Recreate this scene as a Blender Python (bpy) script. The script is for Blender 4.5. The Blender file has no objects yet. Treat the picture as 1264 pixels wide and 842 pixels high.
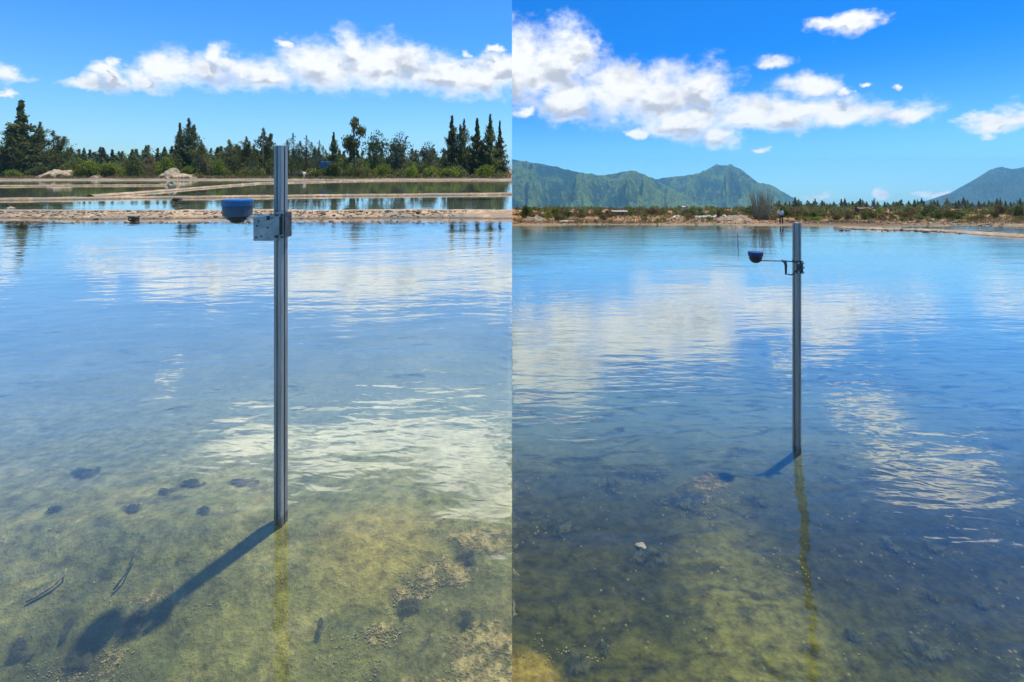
import bpy, bmesh, math, random
import numpy as np
from mathutils import Matrix, Vector

random.seed(7)
rng = np.random.default_rng(7)
scene = bpy.context.scene
COL = scene.collection

# ------------------------------------------------------------------ camera, world, sun, exposure
F, W_, H_ = 608.0, 1264.0, 842.0          # focal length in photo pixels, photo size
HZL, HZR = 212.0, 258.0                   # eye level in the two halves
EYE_L, EYE_R = 1.60, 1.83                 # eye height above the two ponds
cam_d = bpy.data.cameras.new('camera'); cam = bpy.data.objects.new('camera', cam_d); COL.objects.link(cam)
cam.location = (0, 0, EYE_L); cam.rotation_euler = (math.pi/2, 0, 0)
cam_d.sensor_width = 36; cam_d.lens = 36*F/W_; cam_d.shift_y = (HZL - H_/2)/W_
cam_d.clip_start = 0.05; cam_d.clip_end = 20000
scene.camera = cam

TILT = math.atan((HZR-HZL)/F)             # the right-hand pond lies on its own, lower terrace
ML = Matrix.Identity(4)
MR = Matrix.Translation((0, 0, EYE_L)) @ Matrix.Rotation(-TILT, 4, 'X') @ Matrix.Translation((0, 0, -EYE_R))

SUN_SHADOW = Vector((-0.41, -0.33, -1.80)).normalized()   # the way the light travels
sun_dir = -SUN_SHADOW
sd = bpy.data.lights.new('sun', 'SUN'); sd.energy = 5.0; sd.angle = math.radians(1.0); sd.color = (1.0, 0.96, 0.88)
so = bpy.data.objects.new('sun', sd); COL.objects.link(so); so.location = (20, 30, 60)
so.rotation_euler = SUN_SHADOW.to_track_quat('-Z', 'Y').to_euler()

scene.view_settings.view_transform = 'Standard'; scene.view_settings.look = 'None'
scene.view_settings.exposure = 0.18; scene.view_settings.gamma = 1.0
scene.view_settings.use_curve_mapping = False
scene.render.engine = 'CYCLES'
scene.cycles.use_denoising = True
scene.cycles.max_bounces = 8; scene.cycles.transparent_max_bounces = 24
scene.cycles.use_adaptive_sampling = True; scene.cycles.adaptive_threshold = 0.025; scene.cycles.adaptive_min_samples = 16
scene.cycles.diffuse_bounces = 3; scene.cycles.glossy_bounces = 2; scene.cycles.transmission_bounces = 4
scene.cycles.volume_bounces = 1
scene.cycles.sample_clamp_indirect = 4.0
scene.cycles.caustics_reflective = False; scene.cycles.caustics_refractive = False

# ---- tiny node DSL
class G:
    def __init__(s, nt): s.nt = nt; s.N = nt.nodes; s.L = nt.links
    def node(s, t, **kw):
        n = s.N.new(t)
        for k, v in kw.items(): setattr(n, k, v)
        return n
    def put(s, sock, v):
        if isinstance(v, bpy.types.NodeSocket): s.L.new(v, sock)
        elif v is not None: sock.default_value = v
    def m(s, op, a, b=None, c=None, clamp=False):
        n = s.node('ShaderNodeMath', operation=op, use_clamp=clamp)
        for i, v in enumerate((a, b, c)): s.put(n.inputs[i], v)
        return n.outputs[0]
    def v(s, op, a, b=None, c=None, out=0):
        n = s.node('ShaderNodeVectorMath', operation=op)
        for i, x in enumerate((a, b, c)): s.put(n.inputs[i], x)
        return n.outputs[out]
    def sstep(s, x, a, b, lo=0., hi=1.):
        n = s.node('ShaderNodeMapRange', interpolation_type='SMOOTHSTEP')
        for i, q in enumerate((x, a, b, lo, hi)): s.put(n.inputs[i], q)
        return n.outputs[0]
    def mix(s, f, a, b, t='RGBA', blend='MIX'):
        n = s.node('ShaderNodeMix', data_type=t, blend_type=blend) if t == 'RGBA' else s.node('ShaderNodeMix', data_type=t)
        o = {'RGBA': (0, 6, 7, 2), 'FLOAT': (0, 2, 3, 0), 'VECTOR': (0, 4, 5, 1)}[t]
        for i, q in zip(o[:3], (f, a, b)):
            if t == 'RGBA' and isinstance(q, tuple) and len(q) == 3: q = (*q, 1)
            s.put(n.inputs[i], q)
        return n.outputs[o[3]]
    def noise(s, vec, scale=1., detail=3., rough=.5, dist=0., color=False):
        n = s.node('ShaderNodeTexNoise')
        s.put(n.inputs['Vector'], vec); n.inputs['Scale'].default_value = scale
        n.inputs['Detail'].default_value = detail; n.inputs['Roughness'].default_value = rough
        n.inputs['Distortion'].default_value = dist
        return n.outputs[1 if color else 0]
    def vor(s, vec, scale=1., out=0, feature='F1'):
        n = s.node('ShaderNodeTexVoronoi', feature=feature)
        s.put(n.inputs['Vector'], vec); n.inputs['Scale'].default_value = scale
        return n.outputs[out]
    def ramp(s, f, stops):
        n = s.node('ShaderNodeValToRGB'); e = n.color_ramp.elements
        while len(e) < len(stops): e.new(0.5)
        for k, (p, c) in zip(e, stops): k.position = p; k.color = (*c, 1)
        s.put(n.inputs[0], f); return n.outputs[0]
    def xyz(s, vec):
        n = s.node('ShaderNodeSeparateXYZ'); s.put(n.inputs[0], vec); return n.outputs
    def cxyz(s, x, y, z):
        n = s.node('ShaderNodeCombineXYZ')
        for i, q in enumerate((x, y, z)): s.put(n.inputs[i], q)
        return n.outputs[0]

# ---- pixel <-> place helpers (used only to read positions off the photograph)
def frame(side): return (ML, EYE_L, HZL) if side == 'L' else (MR, EYE_R, HZR)
def project(side, p):                    # local point -> photo pixel
    q = frame(side)[0] @ Vector(p); d = q - Vector((0, 0, EYE_L))
    return 632 + F*d.x/d.y, HZL - F*d.z/d.y
def ray(side, px, py):
    d = Vector(((px-632)/F, 1, (HZL-py)/F))
    return (frame(side)[0].to_3x3().inverted() @ d)
def pt(side, px, py, z=0.0):             # where the sight line meets the level z
    d = ray(side, px, py); e = frame(side)[1]
    t = (z-e)/d.z
    return Vector((d.x*t, d.y*t, z))
def ptY(side, px, py, Y):
    d = ray(side, px, py); t = Y/d.y
    return Vector((d.x*t, Y, frame(side)[1] + d.z*t))

def build_world():
    w = bpy.data.worlds.new('World'); scene.world = w; w.use_nodes = True
    nt = w.node_tree; nt.nodes.clear(); g = G(nt)
    out = g.node('ShaderNodeOutputWorld'); bg = g.node('ShaderNodeBackground'); bg.inputs[1].default_value = 0.1
    sky = g.node('ShaderNodeTexSky', sky_type='NISHITA'); sky.sun_disc = False
    sky.sun_elevation = math.asin(sun_dir.z); sky.sun_rotation = math.atan2(sun_dir.x, sun_dir.y)
    sky.altitude = 0; sky.air_density = 1.0; sky.dust_density = 0.6; sky.ozone_density = 2.0
    d = g.node('ShaderNodeTexCoord').outputs['Generated']
    X, Y, Z = g.xyz(d)
    right = g.m('GREATER_THAN', X, 0.0)
    # local direction of the right half
    ca, sa = math.cos(TILT), math.sin(TILT)
    Yr = g.m('SUBTRACT', g.m('MULTIPLY', Y, ca), g.m('MULTIPLY', Z, sa))
    Zr = g.m('ADD', g.m('MULTIPLY', Y, sa), g.m('MULTIPLY', Z, ca))
    Yl = g.mix(right, Y, Yr, 'FLOAT'); Zl = g.mix(right, Z, Zr, 'FLOAT')
    az = g.m('ARCTAN2', X, Yl); el = g.m('ARCSINE', Zl)
    P = g.cxyz(az, el, 0.0)
    dl = g.cxyz(X, Yl, g.m('ABSOLUTE', Zl))
    g.put(sky.inputs[0], dl)
    hor = g.sstep(el, 0.0, 0.30)
    sL = g.v('MULTIPLY', sky.outputs[0], g.mix(hor, (0.78, 1.22, 1.60, 1), (0.34, 1.02, 1.78, 1)))
    sR = g.v('MULTIPLY', sky.outputs[0], g.mix(hor, (0.66, 1.22, 1.66, 1), (0.06, 0.70, 1.54, 1)))
    skyc = g.mix(right, sL, sR)
    def angles(side, px, py):
        v = ray(side, px, py); return math.atan2(v.x, v.y), math.asin(v.z/v.length)
    def field(side, blobs, p):
        acc = None
        for (px, py, rx, ry) in blobs:
            a, e = angles(side, px, py)
            ra = abs(angles(side, px+rx, py)[0]-angles(side, px-rx, py)[0])/2
            re = abs(angles(side, px, py-ry)[1]-angles(side, px, py+ry)[1])/2
            q = g.v('MULTIPLY_ADD', p, (1/ra, 1/re, 0), (-a/ra, -e/re, 0))
            l = g.v('LENGTH', q, out=1)
            acc = l if acc is None else g.m('MINIMUM', acc, l)
        return g.m('SUBTRACT', 1.0, acc)
    # (px, py, rx, ry) of the lobes of each cloud; negative py lies above the picture, seen mirrored in the ponds
    left = [(10, 88, 30, 14), (20, 111, 16, 6), (105, 104, 34, 11), (140, 92, 30, 16), (150, 80, 14, 12), (180, 99, 26, 13), (205, 85, 36, 28), (255, 88, 50, 24),
            (276, 72, 24, 22), (325, 90, 60, 22), (356, 58, 18, 7), (390, 82, 55, 32), (436, 62, 30, 28), (470, 78, 60, 36), (500, 75, 40, 26),
            (540, 92, 70, 26), (600, 93, 70, 26), (622, 84, 30, 22), (573, 64, 9, 5), (610, 61, 13, 6),
            (520, -110, 140, 32), (430, -135, 110, 30), (580, -150, 70, 40), (612, -195, 40, 40), (320, -115, 90, 26), (210, -44, 10, 12), (455, -88, 60, 10)]
    rgt = [(640, 85, 70, 62), (690, 80, 56, 50), (718, 62, 26, 26), (700, 128, 56, 26), (760, 112, 70, 40), (810, 118, 70, 44), (865, 108, 46, 32), (850, 150, 60, 24),
           (885, 165, 34, 16), (650, 142, 20, 8), (790, 165, 20, 8), (920, 140, 55, 22), (985, 138, 85, 24), (1000, 105, 50, 17), (1045, 112, 14, 10), (1060, 140, 85, 16), (1115, 138, 44, 10),
           (945, 82, 30, 10), (1072, 101, 10, 5), (937, 182, 10, 5), (1108, 108, 8, 4), (1015, 30, 26, 11), (1048, 26, 40, 16), (1070, 20, 22, 14),
           (1235, 152, 34, 20), (1215, 144, 28, 9), (1256, 140, 30, 18), (1230, 168, 18, 6),
           (1088, 240, 14, 6), (1145, 242, 16, 5), (1010, 243, 26, 5), (1180, 243, 20, 4),
           (1068, -36, 46, 16), (1112, -50, 66, 20), (1160, -38, 42, 15), (1275, -45, 16, 18)]
    q = g.cxyz(az, g.m('MULTIPLY', el, 1.35), g.m('MULTIPLY', right, 3.0))
    wv = g.v('MULTIPLY', g.v('SUBTRACT', g.noise(q, 16.0, 4.0, 0.6, color=True), (.5, .5, .5)), (0.10, 0.055, 0.0))
    Pw = g.v('ADD', P, wv)
    fl = field('L', left, Pw); fr = field('R', rgt, Pw)
    f = g.mix(right, fl, fr, 'FLOAT')
    n0 = g.noise(q, 13.0, 6.0, 0.6)
    na = g.noise(q, 8.0, 3.0, 0.55); n2 = g.noise(g.v('ADD', q, (0.012, 0.03, 0.0)), 8.0, 3.0, 0.55)
    Pu = g.v('ADD', Pw, (0.006, 0.022, 0.0))
    fu = g.mix(right, field('L', left, Pu), field('R', rgt, Pu), 'FLOAT')
    under = g.m('SUBTRACT', fu, f)            # above zero where the cloud thickens towards the light: its underside
    n3 = g.noise(q, 38.0, 5.0, 0.6)
    dens = g.m('ADD', g.m('ADD', f, g.m('MULTIPLY', g.m('SUBTRACT', n0, 0.5), 1.45)), g.m('MULTIPLY', g.m('SUBTRACT', n3, 0.5), 0.60))
    mask = g.m('MULTIPLY', g.sstep(dens, -0.24, 0.70), g.m('GREATER_THAN', Yl, 0.0))
    thick = g.sstep(dens, 0.10, 0.85)
    rel = g.m('ADD', g.m('MULTIPLY', g.m('SUBTRACT', na, n2), 1.8), g.m('MULTIPLY', g.m('SUBTRACT', n3, .5), .5))
    lum = g.m('ADD', g.m('SUBTRACT', 1.0, g.m('MULTIPLY', thick, g.sstep(under, -.30, .40, .03, .66))), rel)
    lum = g.m('MINIMUM', g.m('MAXIMUM', lum, 0.50), 1.08)
    ccol = g.mix(g.sstep(lum, 0.45, 0.98), (4.7, 5.2, 6.0, 1), (8.9, 9.05, 9.3, 1))
    gain = g.sstep(el, 0.30, 0.62, 1.0, 2.9)
    sc_ = g.node('ShaderNodeVectorMath', operation='SCALE'); g.put(sc_.inputs[0], ccol); g.put(sc_.inputs['Scale'], gain); ccol = sc_.outputs[0]
    fin = g.mix(mask, skyc, ccol)
    g.put(bg.inputs[0], fin); g.L.new(bg.outputs[0], out.inputs[0])
    w.cycles.sampling_method = 'NONE'
build_world()

# ------------------------------------------------------------------ numpy noise for shapes
def vnoise(x, y, seed=0):
    xi = np.floor(x).astype(np.int64); yi = np.floor(y).astype(np.int64); xf = x-xi; yf = y-yi
    u = xf*xf*(3-2*xf); v = yf*yf*(3-2*yf)
    def h(a, b):
        n = (a*374761393 + b*668265263 + seed*2147483647*7) & 0xffffffff
        n = ((n ^ (n >> 13))*1274126177) & 0xffffffff
        return ((n ^ (n >> 16)) & 0xffff)/65535.0
    return (h(xi, yi)*(1-u)+h(xi+1, yi)*u)*(1-v) + (h(xi, yi+1)*(1-u)+h(xi+1, yi+1)*u)*v
def fbm(x, y, seed=0, octv=4, gain=.5):
    x = np.asarray(x, float); y = np.asarray(y, float); r = 0; a = 1; s = 0
    for i in range(octv): r = r + a*vnoise(x*2**i+i*17.3, y*2**i-i*9.1, seed+i); s += a; a *= gain
    return r/s - .5
def sst(x, a, b):
    t = np.clip((np.asarray(x, float)-a)/(b-a), 0, 1); return t*t*(3-2*t)

# ------------------------------------------------------------------ object helpers
def mesh_np(name, V, Fc, smooth=False):
    me = bpy.data.meshes.new(name)
    me.from_pydata([tuple(v) for v in V] if not isinstance(V, np.ndarray) else V.tolist(), [], Fc if not isinstance(Fc, np.ndarray) else Fc.tolist())
    if smooth: me.polygons.foreach_set('use_smooth', [True]*len(me.polygons))
    me.update(); return me
def link(name, me, mat=None, parent=None, M=None):
    o = bpy.data.objects.new(name, me)
    if mat and me and not me.materials: me.materials.append(mat)
    COL.objects.link(o)
    if parent is not None: o.parent = parent
    if M is not None: o.matrix_basis = M
    return o
def tag(o, label, cat, group=None):
    o['label'] = label; o['category'] = cat
    if group: o['group'] = group
    return o
def structure(o): o['kind'] = 'structure'; return o
def stuff(o, label, cat): o['kind'] = 'stuff'; o['label'] = label; o['category'] = cat; return o
def bm_mesh(name, bm, smooth=False):
    me = bpy.data.meshes.new(name); bmesh.ops.recalc_face_normals(bm, faces=bm.faces); bm.normal_update(); bm.to_mesh(me); bm.free()
    if smooth: me.polygons.foreach_set('use_smooth', [True]*len(me.polygons))
    return me
def grid_mesh(name, V, nr, nc, smooth=True):
    i = np.arange(nr-1)[:, None]*nc + np.arange(nc-1)[None, :]
    Fc = np.stack([i, i+1, i+nc+1, i+nc], -1).reshape(-1, 4)
    return mesh_np(name, V.reshape(-1, 3), Fc, smooth)
def tube(bm, pts, radii, n=8, cap=True):
    pts = [Vector(p) for p in pts]; rings = []
    for i, p in enumerate(pts):
        t = (pts[min(i+1, len(pts)-1)] - pts[max(i-1, 0)]).normalized()
        a = t.cross(Vector((0, 0, 1)) if abs(t.z) < .9 else Vector((1, 0, 0))).normalized(); b = t.cross(a)
        r = radii if not hasattr(radii, '__len__') else radii[i]
        rings.append([bm.verts.new(p + a*(r*math.cos(k*2*math.pi/n)) + b*(r*math.sin(k*2*math.pi/n))) for k in range(n)])
    for r0, r1 in zip(rings, rings[1:]):
        for k in range(n): bm.faces.new((r0[k], r0[(k+1) % n], r1[(k+1) % n], r1[k]))
    if cap: bm.faces.new(rings[0][::-1]); bm.faces.new(rings[-1])
def lathe(bm, prof, n=28, c=(0, 0, 0)):
    rings = []
    for r, z in prof:
        rings.append([bm.verts.new((c[0]+max(r, 1e-5)*math.cos(k*2*math.pi/n), c[1]+max(r, 1e-5)*math.sin(k*2*math.pi/n), c[2]+z)) for k in range(n)])
    for r0, r1 in zip(rings, rings[1:]):
        for k in range(n): bm.faces.new((r0[k], r0[(k+1) % n], r1[(k+1) % n], r1[k]))
    bm.faces.new(rings[0][::-1]); bm.faces.new(rings[-1]); bmesh.ops.recalc_face_normals(bm, faces=bm.faces)
def box(bm, c, s, bev=0.0, rot=None):
    r = bmesh.ops.create_cube(bm, size=1); vs = r['verts']
    for v in vs: v.co = Vector((v.co.x*s[0], v.co.y*s[1], v.co.z*s[2]))
    if bev: 
        es = list({e for v in vs for e in v.link_edges})
        q = bmesh.ops.bevel(bm, geom=es, offset=bev, segments=2, affect='EDGES'); vs = list({v for f in q['faces'] for v in f.verts} | {v for v in vs if v.is_valid})
    for v in vs:
        if rot is not None: v.co = rot @ v.co
        v.co += Vector(c)

# ------------------------------------------------------------------ materials
def material(name):
    m = bpy.data.materials.new(name); m.use_nodes = True; m.node_tree.nodes.clear(); g = G(m.node_tree)
    out = g.node('ShaderNodeOutputMaterial'); return m, g, out
def principled(g, out, col, rough=.8, metal=0., normal=None, spec=.3):
    p = g.node('ShaderNodeBsdfPrincipled')
    if isinstance(col, tuple) and len(col) == 3: col = (*col, 1)
    g.put(p.inputs['Base Color'], col); g.put(p.inputs['Roughness'], rough); g.put(p.inputs['Metallic'], metal)
    p.inputs['Specular IOR Level'].default_value = spec
    if normal is not None: g.L.new(normal, p.inputs['Normal'])
    g.L.new(p.outputs[0], out.inputs[0]); return p
def bump(g, h, dist=.02, strength=1.):
    b = g.node('ShaderNodeBump'); b.inputs['Distance'].default_value = dist; b.inputs['Strength'].default_value = strength
    g.put(b.inputs['Height'], h); return b.outputs[0]
def ocoord(g): return g.node('ShaderNodeTexCoord').outputs['Object']

def water_mat(name, tint, rot, calm0, calm1, amp, turb, silt, kf, c0):
    m, g, out = material(name); c = ocoord(g); X, Y, Z = g.xyz(c)
    def rotv(a, sx, sy):
        ca, sa = math.cos(a), math.sin(a)
        return g.cxyz(g.m('MULTIPLY', g.m('ADD', g.m('MULTIPLY', X, ca), g.m('MULTIPLY', Y, sa)), sx),
                      g.m('MULTIPLY', g.m('SUBTRACT', g.m('MULTIPLY', Y, ca), g.m('MULTIPLY', X, sa)), sy), 0.0)
    n1 = g.noise(rotv(rot, 1.3, 4.2), 1.0, 2.0, .45, .4)
    n2 = g.noise(rotv(rot-.25, 5.0, 11.0), 1.0, 2.0, .5, .3)
    n3 = g.noise(rotv(rot+.15, .35, .9), 1.0, 1.0, .5)
    gust = g.sstep(g.noise(rotv(.1, .12, .3), 1.0, 2.0), .35, .65, .55, 1.25)
    sh = g.sstep(Y, calm0, calm1, 1.0, .25)
    h = g.m('ADD', g.m('ADD', g.m('MULTIPLY', n1, .0064*amp), g.m('MULTIPLY', n2, .0021*amp)), g.m('MULTIPLY', n3, .009*amp))
    h = g.m('MULTIPLY', h, g.m('MULTIPLY', gust, sh))
    nrm = bump(g, h, 1.0)
    lw = g.node('ShaderNodeLayerWeight'); lw.inputs[0].default_value = .5; g.L.new(nrm, lw.inputs['Normal'])
    fc = lw.outputs['Facing']; fr = g.m('ADD', g.m('MULTIPLY', g.m('POWER', fc, g.m('MULTIPLY_ADD', fc, -3.4, kf)), .97-c0), c0, clamp=True)
    gl = g.node('ShaderNodeBsdfGlossy'); gl.inputs['Roughness'].default_value = .02; gl.inputs['Color'].default_value = (1, 1, 1, 1); g.L.new(nrm, gl.inputs['Normal'])
    tr = g.node('ShaderNodeBsdfTransparent'); tr.inputs[0].default_value = (*tint, 1)
    df = g.node('ShaderNodeBsdfDiffuse'); df.inputs[0].default_value = (*silt, 1)      # fine silt and algae hanging in the water
    m0 = g.node('ShaderNodeMixShader'); m0.inputs[0].default_value = turb; g.L.new(tr.outputs[0], m0.inputs[1]); g.L.new(df.outputs[0], m0.inputs[2])
    mx = g.node('ShaderNodeMixShader'); g.put(mx.inputs[0], fr); g.L.new(m0.outputs[0], mx.inputs[1]); g.L.new(gl.outputs[0], mx.inputs[2])
    g.L.new(mx.outputs[0], out.inputs[0]); return m
W_L = water_mat('pond_water_left', (.95, .97, .94), .10, 14, 19, 1.0, .055, (.26, .29, .20), 4.6, .052)
W_R = water_mat('pond_water_right', (.93, .97, .94), .06, 40, 60, 1.0, .06, (.15, .20, .15), 4.9, .026)

def gauss(g, X, Y, cx, cy, rx, ry):
    q = g.cxyz(g.m('DIVIDE', g.m('SUBTRACT', X, cx), rx), g.m('DIVIDE', g.m('SUBTRACT', Y, cy), ry), 0.0)
    return g.sstep(g.v('LENGTH', q, out=1), 0.25, 1.0, 1.0, 0.0)
def bed_mat(side):
    m, g, out = material('pond_bed_%s' % ('left' if side == 'L' else 'right')); c = ocoord(g); X, Y, Z = g.xyz(c)
    big = g.noise(c, 1.1, 5, .6, .8); mid = g.noise(c, 4.2, 6, .65, .6); clump = g.noise(g.v('MULTIPLY', c, (1., 1.25, 1)), 15., 6, .64, .1); fine = g.noise(c, 55., 4, .65)
    streak = g.noise(g.v('MULTIPLY', c, (1.1, 3.0, 1)), 2.4, 6, .66, 1.0)
    grain = g.vor(c, 26.)
    def blob(pix, sx, sy):
        p = pt(side, pix[0], pix[1], -.2); return gauss(g, X, Y, p.x, p.y, sx, sy)
    def mx(*a):
        r = a[0]
        for k in a[1:]: r = g.m('MAXIMUM', r, k)
        return r
    if side == 'L':
        base = g.ramp(g.m('ADD', g.m('MULTIPLY', big, .55), g.m('MULTIPLY', mid, .45)), [(.34, (.092, .098, .028)), (.50, (.205, .190, .046)), (.64, (.330, .280, .078))])
        base = g.mix(g.m('MULTIPLY', blob((470, 700), .42, .26), .6), base, (.42, .31, .06))
        base = g.mix(g.m('MULTIPLY', mx(blob((575, 760), .45, .30), blob((60, 810), .5, .25)), .55), base, (.070, .072, .026))
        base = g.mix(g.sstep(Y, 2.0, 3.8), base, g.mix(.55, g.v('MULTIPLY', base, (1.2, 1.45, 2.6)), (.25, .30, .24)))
        dark, pale = (.036, .046, .030), (.52, .40, .14)
        dm = g.sstep(g.m('ADD', streak, g.m('MULTIPLY', mid, .6)), .86, 1.08)
        reg = mx(blob((600, 697), .30, .10), blob((550, 725), .26, .10), blob((505, 738), .16, .08), blob((605, 795), .34, .22), g.m('MULTIPLY', blob((535, 822), .40, .13), .9), g.m('MULTIPLY', blob((470, 770), .16, .06), .9), g.m('MULTIPLY', blob((205, 742), .2, .05), .8), g.m('MULTIPLY', blob((120, 800), .2, .12), .7))
        crustm = g.sstep(g.m('ADD', g.m('MULTIPLY', reg, .34), g.m('MULTIPLY', clump, .9)), .64, .84)
    else:
        base = g.ramp(g.m('ADD', g.m('MULTIPLY', big, .5), g.m('MULTIPLY', mid, .5)), [(.36, (.032, .034, .009)), (.50, (.075, .070, .013)), (.64, (.130, .112, .020))])
        base = g.mix(g.m('MULTIPLY', mx(blob((925, 730), .50, .70), g.m('MULTIPLY', blob((960, 820), .6, .4), .9)), .6), base, (.22, .19, .040))
        base = g.mix(g.m('MULTIPLY', mx(blob((1190, 690), 1.5, .9), g.m('MULTIPLY', blob((735, 660), .9, .8), .75)), .7), base, (.026, .026, .013))
        base = g.mix(g.m('MULTIPLY', g.sstep(g.m('ADD', blob((636, 822), .34, .30), g.m('MULTIPLY', g.m('SUBTRACT', mid, .5), .5)), .08, .75), .85), base, (.31, .21, .035))
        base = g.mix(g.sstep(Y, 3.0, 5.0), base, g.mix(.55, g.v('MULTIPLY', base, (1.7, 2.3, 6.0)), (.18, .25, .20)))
        dark, pale = (.018, .021, .014), (.34, .26, .09)
        dm = g.sstep(g.m('ADD', streak, g.m('MULTIPLY', mid, .6)), .74, 1.0)
        reg = mx(blob((880, 622), .32, .28), g.m('MULTIPLY', blob((800, 605), .3, .3), .6), g.m('MULTIPLY', blob((1140, 792), .4, .2), .5), g.m('MULTIPLY', blob((700, 812), .2, .12), .8))
        crustm = g.sstep(g.m('ADD', g.m('MULTIPLY', reg, .30), g.m('MULTIPLY', clump, .9)), .66, .84)
    col = g.mix(g.m('MULTIPLY', dm, .75), base, (*dark, 1))
    near = g.sstep(Y, 2.3, 4.6, 1.0, .12)
    mot = g.m('ADD', g.m('MULTIPLY', g.m('SUBTRACT', clump, .5), 2.4 if side == 'L' else 3.4), g.m('MULTIPLY', g.m('SUBTRACT', fine, .5), .7))
    mot = g.m('MAXIMUM', g.m('ADD', 1.0, g.m('MULTIPLY', mot, near)), .28)
    vs = g.node('ShaderNodeVectorMath', operation='SCALE'); g.put(vs.inputs[0], col); g.put(vs.inputs['Scale'], mot); col = vs.outputs[0]
    fl = g.m('MULTIPLY', g.sstep(grain, .12, .24, 1., 0.), g.sstep(mid, .50, .60))
    col = g.mix(g.m('MULTIPLY', fl, .55), col, (*pale, 1))
    col = g.mix(g.m('MULTIPLY', crustm, .85), col, g.mix(g.sstep(fine, .35, .65), (pale[0]*.55, pale[1]*.5, pale[2]*.4), pale))
    # above the waterline the mud dries to sand and clay
    dry = g.sstep(Z, -.01, .10)
    soil = g.ramp(g.noise(g.v('MULTIPLY', c, (.35, .8, 1)), .5, 5, .6), [(.30, (.15, .105, .066)), (.5, (.26, .19, .125)), (.7, (.36, .285, .19))])
    if side == 'R': soil = g.ramp(g.noise(g.v('MULTIPLY', c, (.5, .5, 1)), .12, 5, .6), [(.32, (.13, .08, .04)), (.45, (.28, .14, .06)), (.55, (.38, .22, .10)), (.68, (.19, .16, .06))])
    soil = g.mix(g.sstep(g.noise(c, 3., 4, .6), .4, .65, 0, .5), soil, g.v('MULTIPLY', soil, (.5, .5, .5)))
    col = g.mix(dry, col, soil)
    nrm = bump(g, g.m('ADD', g.m('ADD', g.m('MULTIPLY', mid, .03), g.m('MULTIPLY', clump, .03)), g.m('ADD', g.m('MULTIPLY', fine, .006), g.m('MULTIPLY', crustm, .012))), 1.0, .8)
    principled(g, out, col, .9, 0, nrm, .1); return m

def simple(name, c0, c1, scale=8., rough=.85, metal=0., bmp=0., spec=.3, stretch=(1, 1, 1)):
    m, g, out = material(name); c = g.v('MULTIPLY', ocoord(g), stretch); n = g.noise(c, scale, 4, .6)
    col = g.mix(g.sstep(n, .34, .66), c0, c1)
    principled(g, out, col, rough, metal, bump(g, n, bmp) if bmp else None, spec); return m
def leaf_mat(name, c0, c1, trans=.35):
    m, g, out = material(name); c = ocoord(g)
    info = g.node('ShaderNodeObjectInfo').outputs['Random']; isl = g.node('ShaderNodeNewGeometry').outputs['Random Per Island']
    n = g.m('ADD', g.m('MULTIPLY', g.noise(c, 2.5, 2), .6), g.m('MULTIPLY', isl, .4))
    col = g.mix(g.sstep(n, .3, .75), c0, c1)
    h = g.node('ShaderNodeHueSaturation'); g.put(h.inputs['Color'], col)
    g.put(h.inputs['Value'], g.m('ADD', g.m('MULTIPLY', info, .5), .75)); g.put(h.inputs['Hue'], g.m('ADD', g.m('MULTIPLY', info, .03), .485))
    d = g.node('ShaderNodeBsdfDiffuse'); t = g.node('ShaderNodeBsdfTranslucent'); g.L.new(h.outputs[0], d.inputs[0]); g.L.new(h.outputs[0], t.inputs[0])
    mx = g.node('ShaderNodeMixShader'); mx.inputs[0].default_value = trans; g.L.new(d.outputs[0], mx.inputs[1]); g.L.new(t.outputs[0], mx.inputs[2]); g.L.new(mx.outputs[0], out.inputs[0])
    return m
def sand_mat():
    m, g, out = material('sand_and_shell_rubble'); c = ocoord(g); Z = g.xyz(c)[2]; n = g.noise(c, 5., 5, .65); b = g.noise(g.v('MULTIPLY', c, (.5, 1., 1)), .8, 4, .6)
    col = g.mix(g.sstep(n, .34, .66), (.24, .145, .07), (.52, .36, .20))
    col = g.mix(g.sstep(b, .40, .66), col, (.26, .215, .15)); col = g.mix(g.sstep(b, .50, .30, 0, .5), col, (.60, .48, .34))
    col = g.mix(g.sstep(g.m('ADD', Z, g.m('MULTIPLY', n, .05)), .03, .09, .75, 0.), col, (.075, .052, .03))
    principled(g, out, col, .95, 0, bump(g, n, .05)); return m
SAND = sand_mat()
CLAY = simple('dry_clay', (.16, .115, .075), (.34, .25, .165), 2., .95, 0, .05)
PALE = simple('pale_sand', (.28, .20, .115), (.47, .36, .23), 1.2, .95, 0, .1)
SALT = simple('salt_crust', (.45, .40, .34), (.70, .66, .60), 3., .9)
STONE = simple('rubble_stone', (.13, .09, .06), (.42, .32, .22), 3., .95, 0, .02)
DARKSTONE = simple('wet_dark_stone', (.025, .018, .014), (.07, .05, .035), 8., .7, 0, .01)
BARK = simple('bark', (.05, .04, .03), (.12, .10, .08), 12., .95)
GREYTWIG = simple('grey_dry_twigs', (.26, .245, .15), (.44, .41, .27), 9., .95)
ALGAE = simple('dark_algae_mat', (.040, .046, .028), (.190, .180, .085), 30., .95, 0, .03)
def algae_mat():
    m, g, out = material('dark_algae_and_shadow'); c = ocoord(g)
    at = g.node('ShaderNodeAttribute', attribute_name='cover').outputs['Fac']; n = g.noise(c, 24., 5, .7)
    p = g.node('ShaderNodeBsdfPrincipled'); p.inputs['Roughness'].default_value = .95; p.inputs['Specular IOR Level'].default_value = .05
    g.put(p.inputs['Base Color'], g.mix(g.sstep(n, .35, .7), (.022, .028, .020), (.095, .095, .045)))
    g.put(p.inputs['Alpha'], g.m('MULTIPLY', g.sstep(g.m('ADD', at, g.m('MULTIPLY', g.m('SUBTRACT', n, .5), 1.6)), -.10, .75), .88))
    g.L.new(p.outputs[0], out.inputs[0]); return m
ALGAE_SHADOW = algae_mat()
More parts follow.
